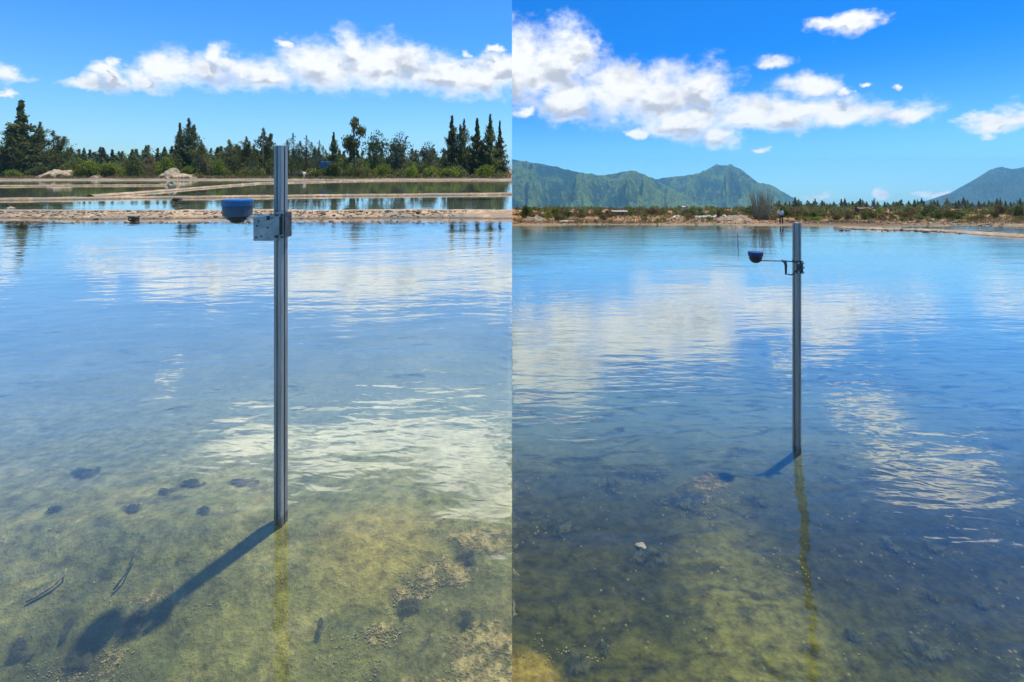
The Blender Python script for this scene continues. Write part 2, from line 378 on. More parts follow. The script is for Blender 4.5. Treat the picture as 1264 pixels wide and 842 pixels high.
CRUST = simple('pale_algae_crust', (.17, .14, .05), (.44, .35, .13), 40., .95, 0, .01)
L_CAS = leaf_mat('casuarina_needles', (.090, .105, .030), (.250, .245, .075), .6)
L_PINE = leaf_mat('far_pine_needles', (.100, .122, .052), (.215, .230, .092), .6)
L_GREEN = leaf_mat('bright_shrub_leaves', (.140, .185, .020), (.320, .350, .055), .5)
L_OLIVE = leaf_mat('olive_shrub_leaves', (.095, .115, .028), (.240, .235, .070), .5)
L_DARK = leaf_mat('dark_shrub_leaves', (.055, .080, .024), (.160, .180, .056), .5)
L_GREY = leaf_mat('greyish_leaves', (.085, .095, .055), (.180, .185, .100), .45)
L_DRY = leaf_mat('dry_grass_blades', (.20, .15, .06), (.36, .29, .13), .3)
L_BROWN = leaf_mat('brown_scrub_twigs', (.13, .085, .04), (.27, .175, .085), .4)

# ------------------------------------------------------------------ terrain
def left_h(x, y):
    bed = -.055 - .55*np.clip(2.30-y, 0, 1.0) - .10*sst(y, 2.5, 4.5) - .16*sst(y, 4.5, 9) + fbm(x*1.3, y*1.3, 3)*.05 + fbm(x*6, y*6, 5)*.016
    far = sst(y + fbm(x*.06, y*.03, 8)*26 + 5.0*sst(-x, 40, 90), 92, 101)
    land = .25 + 2.1*sst(y, 100, 150) + fbm(x*.11, y*.09, 11)*.9*sst(y, 98, 112) + fbm(x*.6, y*.4, 12)*.25
    return bed*(1-far) + land*far
def right_h(x, y):
    bed = -.065 - .22*np.clip(3.65-y, 0, 1.6) - .10*sst(y, 4.2, 6) - .12*sst(y, 6, 9) + fbm(x*1.3, y*1.3, 23)*.05 + fbm(x*6, y*6, 25)*.016
    shore = y + fbm(x*.10, y*.02, 28)*9 + sst(x, 20, 50)*3.0
    far = sst(shore, 53, 57)
    land = .12 + .55*sst(y, 58, 90) + 1.0*sst(y, 90, 220) + fbm(x*.10, y*.07, 31)*.8*sst(y, 60, 80) + fbm(x*.7, y*.4, 32)*.16 - .6*sst(y, 300, 700)
    return bed*(1-far) + land*far
def H(side, x, y): return float((left_h if side == 'L' else right_h)(np.array([x]), np.array([y]))[0])
def terrain(side):
    nr, nc = (430, 230); ymax = 420. if side == 'L' else 5000.
    ys = np.concatenate([[-1.5, -.6, .2], np.geomspace(.5, ymax, nr-3)])
    t = np.linspace(0, 1, nc)**1.15
    YY, TT = np.meshgrid(ys, t, indexing='ij'); XX = TT*(1.7*np.maximum(YY, 0)+4.0)
    if side == 'L': XX = -XX
    ZZ = (left_h if side == 'L' else right_h)(XX, YY)
    V = np.stack([XX, YY, ZZ], -1)
    me = grid_mesh('ground', V, nr, nc)
    if side == 'L': me.flip_normals()
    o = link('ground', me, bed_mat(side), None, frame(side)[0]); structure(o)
    return o
terrain('L'); terrain('R')
def water_sheet(side, mat, ymax):
    s = -1 if side == 'L' else 1
    V = [(0, -1.5, 0), (s*6, -1.5, 0), (s*(1.7*ymax+6), ymax, 0), (0, ymax, 0)]
    me = mesh_np('pond_water', V, [(0, 1, 2, 3)]); 
    if side == 'L': me.flip_normals()
    structure(link('pond_water', me, mat, None, frame(side)[0]))
water_sheet('L', W_L, 125.); water_sheet('R', W_R, 75.)
# earth face between the two terraces (the left ground stands higher than the right one)
def terrace_face():
    ys = np.concatenate([[-1.5], np.geomspace(.5, 420, 90)]); V = []
    for y in ys:
        V += [(-.001, y, float(left_h(np.array([0.]), np.array([y]))[0])-.004), (-.001, y, -3.2-.085*max(y, 0))]
    Fc = [(2*i, 2*i+1, 2*i+3, 2*i+2) for i in range(len(ys)-1)]
    structure(link('terrace_bank', mesh_np('terrace_bank', V, Fc), CLAY))
terrace_face()

# dikes between the ponds
def dike(side, pix, half, height, mat, seed, rough=.5, step=.5, xclip=None, wander=1.3):
    P = [pt(side, a, b, 0) for a, b in pix]; pts = []
    for p, q in zip(P, P[1:]):
        n = max(2, int((q-p).length/step))
        pts += [p.lerp(q, i/n) for i in range(n)]
    pts.append(P[-1]); nc = 13
    A = np.array([p[:] for p in pts]); T = np.gradient(A, axis=0); T /= np.linalg.norm(T, axis=1, keepdims=True)
    A[:, 1] += fbm(A[:, 0]*.22, A[:, 0]*0+seed, seed+8)*wander; u = np.linspace(-1, 1, nc)[None, :]; px_, py_ = A[:, :1], A[:, 1:2]
    hw = half*(1+rough*fbm(px_*.35+np.sign(u)*7, py_*.35+0*u, seed))
    X = px_-T[:, 1:2]*u*hw; Y = py_+T[:, :1]*u*hw; prof = 1-np.abs(u)**1.8
    Z = -.10+(height+.10)*prof+fbm(X*1.6, Y*1.6, seed+3)*.33*height*(prof+.1)+fbm(X*5, Y*5, seed+5)*.14*height
    if xclip is not None: X = np.minimum(X, -.003) if side == 'L' else np.maximum(X, .003)
    V = np.stack([X, Y, Z], -1)
    me = grid_mesh('dike', V, len(pts), nc)
    o = link('dike', me, mat, None, frame(side)[0]); structure(o); return pts
near_dike = dike('L', [(-260, 266.5), (0, 266.0), (200, 266.0), (420, 266.2), (632, 266.2)], 1.55, .20, SAND, 40, .45, .28, True)
dike('L', [(-200, 248.5), (0, 247.3), (140, 245.6), (300, 244), (450, 242), (632, 240.2)], .42, .14, SAND, 41, .5, .4, True)
dike('L', [(110, 243.5), (200, 236.5), (320, 226.6), (450, 223.6), (632, 222.6)], .42, .16, SAND, 42, .4, .6, True)
dike('L', [(-200, 230.5), (0, 230.0), (120, 229.4), (215, 229.2)], .36, .14, SAND, 43, .4, .6, True)
dike('R', [(1040, 281.5), (1090, 283.4), (1150, 285.0), (1210, 288.5), (1264, 292.3), (1380, 297)], .7, .16, SAND, 44, .6, .4)
dike('R', [(1175, 286.5), (1215, 290.5), (1264, 293.0), (1400, 302)], .45, .10, SAND, 45, .6, .4)

# loose rubble on the near dike
def lump(r, seed, sub=1, flat=.7):
    bm = bmesh.new(); bmesh.ops.create_icosphere(bm, subdivisions=sub, radius=1)
    rr = random.Random(seed)
    for v in bm.verts: v.co = Vector((v.co.x, v.co.y, v.co.z*flat))*(r*rr.uniform(.7, 1.25))
    return bm
def scatter_lumps(name, pos, sizes, mat, M, flat=.65):
    base = []
    for k in range(5):
        b = lump(1, k, 1, flat); base.append((np.array([v.co[:] for v in b.verts]), np.array([[v.index for v in f.verts] for f in b.faces]))); b.free()
    Vs, Fs, off = [], [], 0
    for p, s in zip(pos, sizes):
        v, f = base[random.randrange(5)]; a = random.uniform(0, 6.28); ca, sa = math.cos(a), math.sin(a)
        q = v*s*np.array([random.uniform(.8, 1.5), random.uniform(.7, 1.1), random.uniform(.6, 1.1)])
        q = np.stack([q[:, 0]*ca-q[:, 1]*sa, q[:, 0]*sa+q[:, 1]*ca, q[:, 2]], 1) + np.array(p)
        Vs.append(q); Fs.append(f+off); off += len(v)
    return link(name, mesh_np(name, np.concatenate(Vs), np.concatenate(Fs)), mat, None, M)
pos, siz = [], []
for i in range(1500):
    x = -random.uniform(.05, 1)**.9*24; y = 17.3+random.gauss(0, .75); s = abs(random.gauss(0, .028))+.012
    pos.append((x, y, .20*(1-min(1, abs(y-17.3)/1.5)**1.8)+.01)); siz.append(s)
stuff(scatter_lumps('shell_rubble', pos, siz, STONE, ML), 'loose shell and stone rubble strewn along the near sandy dike', 'rubble')
pos, siz = [], []
for i in range(700):
    a = random.random()
    p = pt('R', 1030+a*250, 282.2+a**1.7*9+random.gauss(0, .9), 0); pos.append((p.x, p.y, random.uniform(-.01, .05))); siz.append(abs(random.gauss(0, .07))+.03)
stuff(scatter_lumps('shore_rubble', pos, siz, STONE, MR), 'brown stones lying in the shallows along the right shore', 'rubble')
pos, siz = [], []
for i in range(1600):
    x = random.uniform(0.1, 62); y = 57+abs(random.gauss(0, 7)) - 3*(x > 40); pos.append((x, y, H('R', x, y)+.02)); siz.append(abs(random.gauss(0, .09))+.03)
stuff(scatter_lumps('bank_rubble', pos, siz, STONE, MR), 'brown stones and clods strewn over the right bank', 'rubble')

def rock(side, px, py, r, mat, label, seed, flat=.7, z=.03, cat='rock', name='rock'):
    b = lump(r, seed, 2, flat); p = pt(side, px, py, z)
    o = link(name, bm_mesh(name, b), mat, None, frame(side)[0] @ Matrix.Translation(p)); return tag(o, label, cat)
rock('L', 13, 258.5, .14, PALE, 'pale brown stone standing in the second pond at the far left', 3, .9, .05)
rock('L', 213, 229, .42, PALE, 'sandy hump at the end of the thin pale dike', 5, 1.0, .25, 'hump', 'sand_hump')
rock('L', 218, 246.6, .22, DARKSTONE, 'dark flat stone on the second thin dike', 8, .55, .16)
rock('L', 345, 243.2, .24, DARKSTONE, 'dark flat stone on the thin dike just right of the tall post', 18, .5, .14)
# dark capped block at the edge of the near dike
e = link('concrete_block', None, None, None, Matrix.Translation(pt('L', 165, 272, 0)))
tag(e, 'small dark block with a paler cap at the water edge of the sandy dike', 'block')
bm = bmesh.new(); box(bm, (0, 0, .03), (.25, .2, .12), .015); link('base', bm_mesh('base', bm), DARKSTONE, e)
bm = bmesh.new(); box(bm, (0, 0, .125), (.28, .23, .045), .012); link('cap', bm_mesh('cap', bm), STONE, e)

# sand mounds on the far bank
def mound(side, px, py, w, h, Y, label, seed, mat=PALE):
    n = 34; q = ptY(side, px, py, Y); z0 = H(side, q.x, Y)-.15; V = []
    g0 = np.linspace(-1, 1, n); XX, YY = np.meshgrid(g0, g0); R = np.sqrt(XX**2+YY**2)
    Z = np.clip(1-R**2, -.2, 1)*(.75+fbm(XX*2.2, YY*2.2, seed)*1.1)+fbm(XX*7, YY*7, seed+1)*.14
    V = np.stack([XX*w, YY*w*.7, Z*h], -1)
    o = link('sand_mound', grid_mesh('sand_mound', V, n, n), mat, None, frame(side)[0] @ Matrix.Translation((q.x, Y, z0))); tag(o, label, 'mound')
mound('L', 75, 203, 4.8, 2.3, 102.5, 'pale sand mound left of the round bright green bush', 60)
mound('L', 212, 207, 2.8, 2.6, 103, 'pale sand heap below the pair of dark twin-topped trees', 61)
mound('L', 225, 212, 5.2, 1.1, 101.5, 'low sand spill in front of the pale sand heap', 62)
mound('L', 118, 213, 1.3, 1.0, 100.5, 'small brown earth heap below the bright green bush', 63, CLAY)
mound('R', 660, 272, 2.2, .9, 64, 'pale brown earth mound at the left end of the right bank', 64, CLAY)
mound('R', 905, 268, 3.0, .9, 68, 'reddish earth mound near the bare stalks', 65, CLAY)

# ------------------------------------------------------------------ hills
def hill(name, prof, Yr, W, label, seed, mat, xmin=None, back=300., spur=1.0):
    px = np.array([p[0] for p in prof], float); py = np.array([p[1] for p in prof], float)
    n = 320; sx = np.linspace(px[0], px[-1], n); sy = np.interp(sx, px, py) + fbm(sx*.16, sx*0, seed, 5, .65)*4.0
    rid = [ptY('R', a, b, Yr) for a, b in zip(sx, sy)]
    X = np.array([p.x for p in rid]); Zr = np.array([p.z for p in rid]); base = -28.0
    nt_ = 110; rows = []; gul = []
    for j in range(-14, nt_):
        if j < 0:
            u = -j/14; y = Yr+u*back; z = base+(Zr-base)*(1-u)**.8; gul.append(np.full(n, .5))
        else:
            u = j/(nt_-1); y = Yr-u*W
            sp = 1-np.abs(2*(vnoise(X*.017+fbm(X*.004, X*0+u*2, seed+2)*1.6+u*1.2, X*0+u*.9, seed+4))-1)     # spurs and gullies
            sp2 = fbm(X*.035, X*0+u*5, seed+6)
            amp = math.sin(math.pi*min(1, u*1.05))**.8 if u < .95 else 0
            sp3 = fbm(X*.09, X*0+u*11, seed+9); gul.append(np.clip(sp*.75+sp2*.9+sp3*.6+.12, 0, 1))
            z = base+(Zr-base)*((1-u)**1.25) + amp*spur*(sp-.5)*(Zr-base)*.60 + amp*spur*sp2*(Zr-base)*.46 + amp*sp3*(Zr-base)*.22
            z = np.minimum(z, EYE_R+(Zr-EYE_R)*y/Yr*.995) if u > 0 else z
        rows.append(np.stack([X*(y/Yr if j >= 0 else 1), np.full(n, y), z], 1))
    V = np.stack(rows); V = V*2; V[..., 2] -= EYE_R          # the profile above is laid out at half size: the hills stand 3.4 km and more away
    me = grid_mesh(name, V, len(rows), n)
    at = me.attributes.new('spur', 'FLOAT', 'POINT'); at.data.foreach_set('value', np.stack(gul).reshape(-1).astype(np.float32))
    return structure(link(name, me, mat, None, MR))
def hill_mat(name, grass, forest_shade, sc):
    m, g, out = material(name); c = ocoord(g)
    sc = sc/2; n = g.noise(c, sc, 5, .6, .4); n2 = g.noise(c, sc*6, 4, .6)
    sp = g.node('ShaderNodeAttribute', attribute_name='spur').outputs['Fac']
    mm = g.m('ADD', g.m('ADD', g.m('MULTIPLY', sp, .34), g.m('MULTIPLY', n, .75)), g.m('MULTIPLY', g.m('SUBTRACT', n2, .5), .45))  # forest patches by noise; spur term adds fold shade to the gullies as colour
    col = g.mix(g.sstep(mm, .44, .68), forest_shade, grass); col = g.mix(g.sstep(g.noise(c, sc*2.3, 4, .65), .60, .70, 0., .5), col, (.20, .16, .09))
    principled(g, out, col, .95, 0, bump(g, n2, 34.), .05); return m
HG = hill_mat('grassy_hill', (.105, .150, .036), (.014, .040, .022), .012)
HB = hill_mat('forested_far_hill', (.045, .068, .030), (.012, .028, .020), .012)
hill('hills', [(632, 196.5), (657, 200), (683, 205), (715, 213), (741, 216), (758, 214), (780, 210), (794, 215), (804, 219), (818, 227), (832, 235), (855, 245), (885, 254)], 1700, 620, '', 70, HG)
hill('hills', [(760, 232), (790, 224), (819, 219), (847, 216.7), (865, 213), (885, 202), (892, 204.5), (898, 204), (903, 203), (913, 209), (926, 218), (936, 225.6), (949, 228), (962, 234), (974, 241), (983, 247), (995, 254)], 2100, 700, '', 75, HG)
hill('hills', [(1135, 255), (1152, 247), (1167, 239.5), (1184, 235), (1199, 231), (1203, 222), (1211, 218), (1221, 210), (1232, 206), (1246, 208), (1264, 207), (1310, 212), (1370, 226), (1430, 244)], 2150, 600, '', 79, HB)

# ------------------------------------------------------------------ plants
def quads(C, A, B):      # centres, half axes
    n = len(C); V = np.empty((n, 4, 3)); V[:, 0] = C-A*.35-B; V[:, 1] = C+A-B*.4; V[:, 2] = C+A*.3+B; V[:, 3] = C-A+B*.35
    return V.reshape(-1, 3), np.arange(n*4).reshape(n, 4)
def unit(n):
    v = rng.normal(size=(n, 3)); return v/np.linalg.norm(v, axis=1, keepdims=True)
def casuarina(seed, n=2600, width=.20, spire=.25, droop=.0, tops=1, base=.05, sprig=.015):
    """unit-high feathery conifer: trunk+limbs mesh, crown mesh"""
    rr = np.random.default_rng(seed); bm = bmesh.new(); tube(bm, [(0, 0, -.02), (.004, 0, .3), (-.004, .004, .65), (0, 0, .985)], [.022, .016, .009, .002], 6)
    C, A, B = [], [], []
    tp = [(0., 0., 1.)] + [(rr.uniform(-.6, .6)*width, rr.uniform(-.5, .5)*width, rr.uniform(.72, .92)) for _ in range(tops-1)]
    nb = 120
    for k in range(nb):
        tx, ty, th = tp[k % len(tp)]
        z0 = th*(base+(1-base)*(k/nb)**.9); r = width*((1-z0/th)*1.35+.04)*rr.uniform(.4, 1.25)
        if z0 > th*(1-spire): r *= .55
        a = rr.uniform(0, 6.28); d = np.array([math.cos(a), math.sin(a), rr.uniform(.25, .8)-droop]); p0 = np.array([tx*z0/th, ty*z0/th, z0])
        p1 = p0+d*r
        if k % 4 == 0: tube(bm, [p0, p0+d*r*.6], [.004, .0015], 3, False)
        m = int(n/nb); t = rr.uniform(.05, 1.05, m)**.65
        tap = 1-.75*min(1, z0)
        c = p0+(p1-p0)*t[:, None]+rr.normal(size=(m, 3))*(.010+.10*width)*tap
        up = rr.normal(size=(m, 3))*.55+np.array([d[0]*.5, d[1]*.5, 1.1-droop]); up /= np.linalg.norm(up, axis=1, keepdims=True)
        sd_ = np.cross(up, unit(m)); sd_ /= np.linalg.norm(sd_, axis=1, keepdims=True)+1e-6
        L = rr.uniform(.6, 1.5, m)[:, None]*sprig*(.35+.65*tap)
        C.append(c); A.append(sd_*L*.36/max(width*2.2, .4)); B.append(up*L)
    c = np.concatenate(C); c[:, 2] = np.clip(c[:, 2], .0, 1.02)
    V, Fc = quads(c, np.concatenate(A), np.concatenate(B))
    return bm_mesh('trunk', bm, True), mesh_np('crown', V, Fc)
def round_tree(seed, n=2600, lobes=16, rx=.42, low=.18, leaf=.022, gaps=.5):
    rr = np.random.default_rng(seed); bm = bmesh.new(); C, A, B = [], [], []
    tube(bm, [(0, 0, -.02), (.01, 0, low), (0, .01, .5)], [.03, .024, .014], 6)
    for k in range(lobes):
        a = rr.uniform(0, 6.28); h = low+(1-low)*rr.uniform(.15, .9); rad = rx*math.sqrt(max(.05, 1-((h-.55)/.5)**2))*rr.uniform(.15, .85)
        o = np.array([math.cos(a)*rad, math.sin(a)*rad, h]); lr = rr.uniform(.10, .19)*rx/.42
        tube(bm, [(0, 0, low*.9), (o[0]*.5, o[1]*.5, (low+h)/2), tuple(o)], [.013, .008, .003], 4, False)
        m = n//lobes; q = unit(m)*(rr.uniform(gaps, 1.05, m)**.7)[:, None]*lr*np.array([1.25, 1.25, .85])
        up = unit(m)+np.array([0, 0, .5]); sd_ = np.cross(up, unit(m)); L = rr.uniform(.6, 1.3, m)[:, None]*leaf
        C.append(o+q); A.append(sd_/ (np.linalg.norm(sd_, axis=1, keepdims=True)+1e-6)*L*.8); B.append(up/np.linalg.norm(up, axis=1, keepdims=True)*L)
    c = np.concatenate(C); c[:, 2] = np.maximum(c[:, 2], .01)
    V, Fc = quads(c, np.concatenate(A), np.concatenate(B))
    return bm_mesh('trunk', bm, True), mesh_np('crown', V, Fc)
def shrub(seed, n=900, leaf=.05, flat=1.0, lobes=9):
    rr = np.random.default_rng(seed); C, A, B = [], [], []
    for k in range(lobes):
        a = rr.uniform(0, 6.28); r = rr.uniform(0, .62); o = np.array([math.cos(a)*r, math.sin(a)*r, rr.uniform(.15, .75-.4*r)*flat]); lr = rr.uniform(.22, .4)
        m = n//lobes; q = unit(m)*(rr.uniform(.45, 1.05, m)**.6)[:, None]*lr*np.array([1.1, 1.1, .8*flat])
        up = unit(m)+np.array([0, 0, .7]); sd_ = np.cross(up, unit(m)); L = rr.uniform(.6, 1.4, m)[:, None]*leaf
        C.append(o+q); A.append(sd_/(np.linalg.norm(sd_, axis=1, keepdims=True)+1e-6)*L*.7); B.append(up/np.linalg.norm(up, axis=1, keepdims=True)*L)
    c = np.concatenate(C); c[:, 2] = np.maximum(c[:, 2], -.02); V, Fc = quads(c, np.concatenate(A), np.concatenate(B))
    return mesh_np('foliage', V, Fc)
def stalks(seed, n=70, spread=.4, lean=.22, leafy=0):
    rr = np.random.default_rng(seed); bm = bmesh.new()
    for k in range(n):
        a = rr.uniform(0, 6.28); r = spread*rr.uniform(0, 1)**.6; h = rr.uniform(.55, 1.0); x, y = math.cos(a)*r*.5, math.sin(a)*r*.5
        lx, ly = math.cos(a)*lean*r*2+rr.normal()*.04, math.sin(a)*lean*r*2+rr.normal()*.04
        tube(bm, [(x, y, -.03), (x+lx*.5, y+ly*.5, h*.5), (x+lx*1.1, y+ly*1.1, h)], [.012, .008, .002], 3, False)
    return bm_mesh('stems', bm)

CAS = [casuarina(1, 8000, .17, .34), casuarina(2, 8000, .34, .10, 0, 3, .03), casuarina(3, 6500, .24, .2, 0, 2, .06), casuarina(4, 6000, .19, .25), casuarina(5, 2600, .30, .1, .1, 3, .25), casuarina(6, 7000, .28, .15, 0, 4, .04)]
PIN = [casuarina(11, 640, .24, .3, 0, 1, .02, .05), casuarina(12, 640, .30, .25, 0, 2, .02, .05), casuarina(13, 640, .20, .4, 0, 1, .02, .05)]
RND = [round_tree(21), round_tree(22, 1900, 13, .40, .30, .024, .3), round_tree(23, 2600, 18, .55, .05, .024)]
for k in CAS: k[0].materials.append(BARK); k[1].materials.append(L_CAS)
for k in PIN: k[0].materials.append(BARK); k[1].materials.append(L_PINE)
def recol(pair, mat):
    a, b = pair; c = b.copy(); c.materials.clear(); c.materials.append(mat)
    if not a.materials: a.materials.append(BARK)
    return a, c
def tree(side, px, top, Y, half_px, pair, name, label, group=None, unitw=.2, yaw=None, cat='tree'):
    q = ptY(side, px, 200, Y); z = H(side, q.x, Y); base_y = project(side, (q.x, Y, z))[1]
    h = (base_y-top)*Y/F; w = half_px*Y/F/unitw*(1.25 if name == 'casuarina_tree' else 1)
    M = frame(side)[0] @ Matrix.Translation((q.x, Y, z-.05)) @ Matrix.Rotation(random.uniform(0, 6.28) if yaw is None else yaw, 4, 'Z') @ Matrix.Diagonal((w, w, h, 1))
    e = link(name, None, None, None, M); tag(e, label, cat, group); e.empty_display_size = .2
    link('trunk', pair[0], None, e); link('crown', pair[1], None, e); return e
cg = 'tall dark casuarinas on the far left bank'
RG = [recol(RND[0], L_OLIVE), recol(RND[1], L_CAS), recol(RND[2], L_GREEN), recol(RND[2], L_GREY), recol(RND[2], L_DARK)]
CG = recol(CAS[4], L_GREY)
for a in [(26, 124, 112, 15, CAS[0], 'casuarina_tree', 'tallest dark casuarina at the far left with a bare spire tip', .17),
          (9, 158, 110, 16, CAS[1], 'casuarina_tree', 'broad dark casuarina at the left edge, left of the spire', .30),
          (50, 150, 113, 15, CAS[5], 'casuarina_tree', 'dark many-topped casuarina just right of the tall spire', .26),
          (66, 161, 115, 15, CAS[1], 'casuarina_tree', 'lower sloping casuarina at the right end of the left clump', .30),
          (233, 146, 114, 13, CAS[2], 'casuarina_tree', 'lone tall dark tree above the pale sand heap', .24),
          (222, 152, 115, 8, CAS[3], 'casuarina_tree', 'thin dark spire leaning on the lone tall tree', .19),
          (248, 172, 118, 12, CAS[5], 'casuarina_tree', 'short dark tree right of the lone tall tree', .28),
          (283, 172, 116, 15, CAS[1], 'casuarina_tree', 'dark rounded casuarina left of the sensor post', .32),
          (304, 168, 118, 14, CAS[5], 'casuarina_tree', 'dark casuarina directly above the blue sensor lid', .28),
          (325, 158, 117, 13, CAS[2], 'casuarina_tree', 'dark casuarina touching the left of the post top', .24),
          (362, 164, 122, 12, CG, 'casuarina_tree', 'thin see-through grey tree right of the post top', .30),
          (378, 167, 122, 11, CG, 'casuarina_tree', 'see-through grey tree left of the blue tarpaulin', .30),
          (394, 173, 124, 8, CG, 'casuarina_tree', 'small sparse grey tree above the white sheet', .30),
          (412, 163, 116, 7, CAS[3], 'casuarina_tree', 'narrow dark tree right of the blue tarpaulin', .19),
          (437, 143, 112, 15, RG[1], 'open_crowned_tree', 'tall open-crowned tree standing alone right of the post', .42),
          (463, 162, 115, 15, RG[4], 'rounded_tree', 'dark rounded tree right of the open-crowned tree', .50),
          (489, 165, 118, 19, RG[3], 'rounded_tree', 'grey-green dome-shaped tree between the dark clumps', .52),
          (524, 176, 120, 16, RG[3], 'rounded_tree', 'low grey-green tree just left of the conifer row', .52),
          (558, 143, 114, 10, CAS[3], 'casuarina_tree', 'leftmost dark conifer of the right-hand row', .19),
          (573, 147, 115, 10, CAS[2], 'casuarina_tree', 'second dark conifer of the right-hand row', .24),
          (589, 146, 114, 9, CAS[0], 'casuarina_tree', 'third dark conifer of the right-hand row', .17),
          (605, 141, 114, 9, CAS[3], 'casuarina_tree', 'tallest conifer near the right end of the row', .19),
          (617, 149, 116, 6.5, CAS[0], 'casuarina_tree', 'last dark conifer of the row at the picture seam', .19)]:
    tree('L', a[0], a[1], a[2], a[3], a[4], a[5], a[6], None, a[7])
for i in range(78):
    px = 2+i*8.0+random.uniform(-3, 3)
    top = 184+random.uniform(-3, 3) - (3 if 180 < px < 340 else 0) + (2 if px > 440 else 0)
    if px > 610: continue
    tree('L', px, top, 165+random.uniform(-12, 12), random.uniform(5.5, 9), PIN[random.randrange(3)], 'far_pine', 'small dark pine in the far row along the left skyline', 'far pines along the left skyline', .19)
for i in range(84):
    px = 950+i*3.9+random.uniform(-6, 6); Y = 230+random.uniform(-20, 20)
    tree('R', px, 248.5+abs(random.gauss(0, 2.4))*random.choice((-1, .5)), Y, random.uniform(2.2, 4.2), PIN[random.randrange(3)], 'far_pine', 'small dark pine in the far row along the right skyline', 'far pines along the right skyline', .19)

# thin pale mast beside the post
p = ptY('L', 324.5, 200, 108); z = H('L', p.x, 108)
bm = bmesh.new(); tube(bm, [(0, 0, 0), (0.03, 0, 5), (.0, 0, (212-156)*108/F+1.6-z)], [.06, .05, .03], 8)
tag(link('mast', bm_mesh('mast', bm, True), GREYTWIG, None, Matrix.Translation((p.x, 108, z))), 'thin pale mast standing just left of the post top', 'mast')

SH = {}
for nm, mat in (('g', L_GREEN), ('o', L_OLIVE), ('d', L_DARK), ('y', L_DRY), ('b', L_BROWN), ('r', L_GREY)):
    SH[nm] = []
    for s in range(3):
        me = shrub(100+ord(nm)*5+s, 900, .055, 1.0, 8+s*2); me.materials.append(mat); SH[nm].append(me)
SHN = {'g': 'bright green', 'o': 'olive green', 'd': 'dark green', 'y': 'straw-coloured', 'b': 'brown', 'r': 'grey-green'}
def bush(side, px, base, half, hpx, kind, Y=None, label=None, group=None):
    # find the ground seen at (px, base)
    if Y is None:
        best = None
        for yy in np.geomspace(40 if side == 'R' else 60, 260, 160):
            q = ptY(side, px, 240, yy); z = H(side, q.x, yy)
            if z < .03: continue
            if project(side, (q.x, yy, z))[1] <= base: best = yy; break
        Y = best or 110
    q = ptY(side, px, 240, Y); z = H(side, q.x, Y); s = half*Y/F; h = hpx*Y/F/.95
    M = frame(side)[0] @ Matrix.Translation((q.x, Y, z-.04)) @ Matrix.Rotation(random.uniform(0, 6.28), 4, 'Z') @ Matrix.Diagonal((s, s, h, 1))
    o = link('shrub', random.choice(SH[kind]), None, None, M)
    where = 'left' if side == 'L' else 'right'
    tag(o, label or '%s shrub in the low scrub of the far %s bank' % (SHN[kind], where), 'shrub', group or (None if label else '%s shrubs of the %s bank' % (SHN[kind], where)))
# left: named ones, then the belt
bush('L', 121, 208, 24, 25, 'g', 104, 'large round bright green bush between the two pale sand heaps')
bush('L', 100, 209, 13, 17, 'g', 103, 'smaller bright green bush leaning on the large round one')
bush('L', 163, 208, 10, 22, 'd', 103, 'dark cone-shaped bush right of the bright green bush')
bush('L', 472, 200, 14, 22, 'g', 106, 'lime green bush below the dark rounded tree')
bush('L', 390, 208, 16, 14, 'g', 103, 'yellow-green bush below the blue tarpaulin')
bush('L', 240, 199, 8, 22, 'g', 111, 'yellow-green bush at the foot of the lone tall tree')
for i in range(80):
    px = random.uniform(-20, 608); r = random.random()
    if px > 500: k = 'g' if r < .45 else 'o' if r < .9 else 'd'
    else: k = 'o' if r < .45 else 'd' if r < .6 else 'r' if r < .75 else 'g' if r < .9 else 'y'
    Y = 102+abs(random.gauss(0, 9))
    if (45 < px < 105 or 180 < px < 300) and Y < 106: Y += 4
    bush('L', px, 0, random.uniform(8, 17), random.uniform(12, 20) if Y < 108 else random.uniform(16, 27), k, Y)
for i in range(40):
    bush('L', random.uniform(-20, 618), 0, random.uniform(4, 9), random.uniform(3, 7), random.choice('oyyrb'), 99+random.uniform(0, 4))

# right bank scrub
bush('R', 1146, 267, 18, 16, 'd', 78, 'large dark bush standing above the right shore')
bush('R', 1120, 267, 11, 12, 'd', 80, 'dark bush left of the large dark bush')
bush('R', 700, 271, 9, 12, 'd', 72, 'round dark bush on the bank below the first hill')
bush('R', 649, 272, 11, 17, 'd', 74, 'tall dark bush at the left end of the right bank')
bush('R', 715, 275, 10, 8, 'y', 62, 'straw-yellow tussock near the water on the right bank')
bush('R', 811, 276, 7, 6, 'g', 61, 'small bright green tussock by the water')
bush('R', 1256, 267, 12, 14, 'd', 80, 'dark bush at the right edge of the picture')
bush('R', 1010, 265, 20, 8, 'o', 82, 'long low olive hedge right of the standing person')
bush('R', 865, 266, 13, 7, 'd', 82, 'flat dark bush behind the white salt pans')
for i in range(120):
    px = random.uniform(634, 1290); r = random.random(); Y = 67+abs(random.gauss(0, 24))
    k = 'o' if r < .42 else 'd' if r < .6 else 'b' if r < .82 else 'y' if r < .9 else 'g'
    hw = random.uniform(5, 12)
    if px-hw < 634: continue
    bush('R', px, 0, hw, random.uniform(5, 13)*(1. if Y < 100 else .7), k, Y)
for i in range(30):
    px = random.uniform(640, 1280)
    bush('R', px, 0, random.uniform(2, 5), random.uniform(2, 4), random.choice('yybbo'), 60+random.uniform(0, 6))

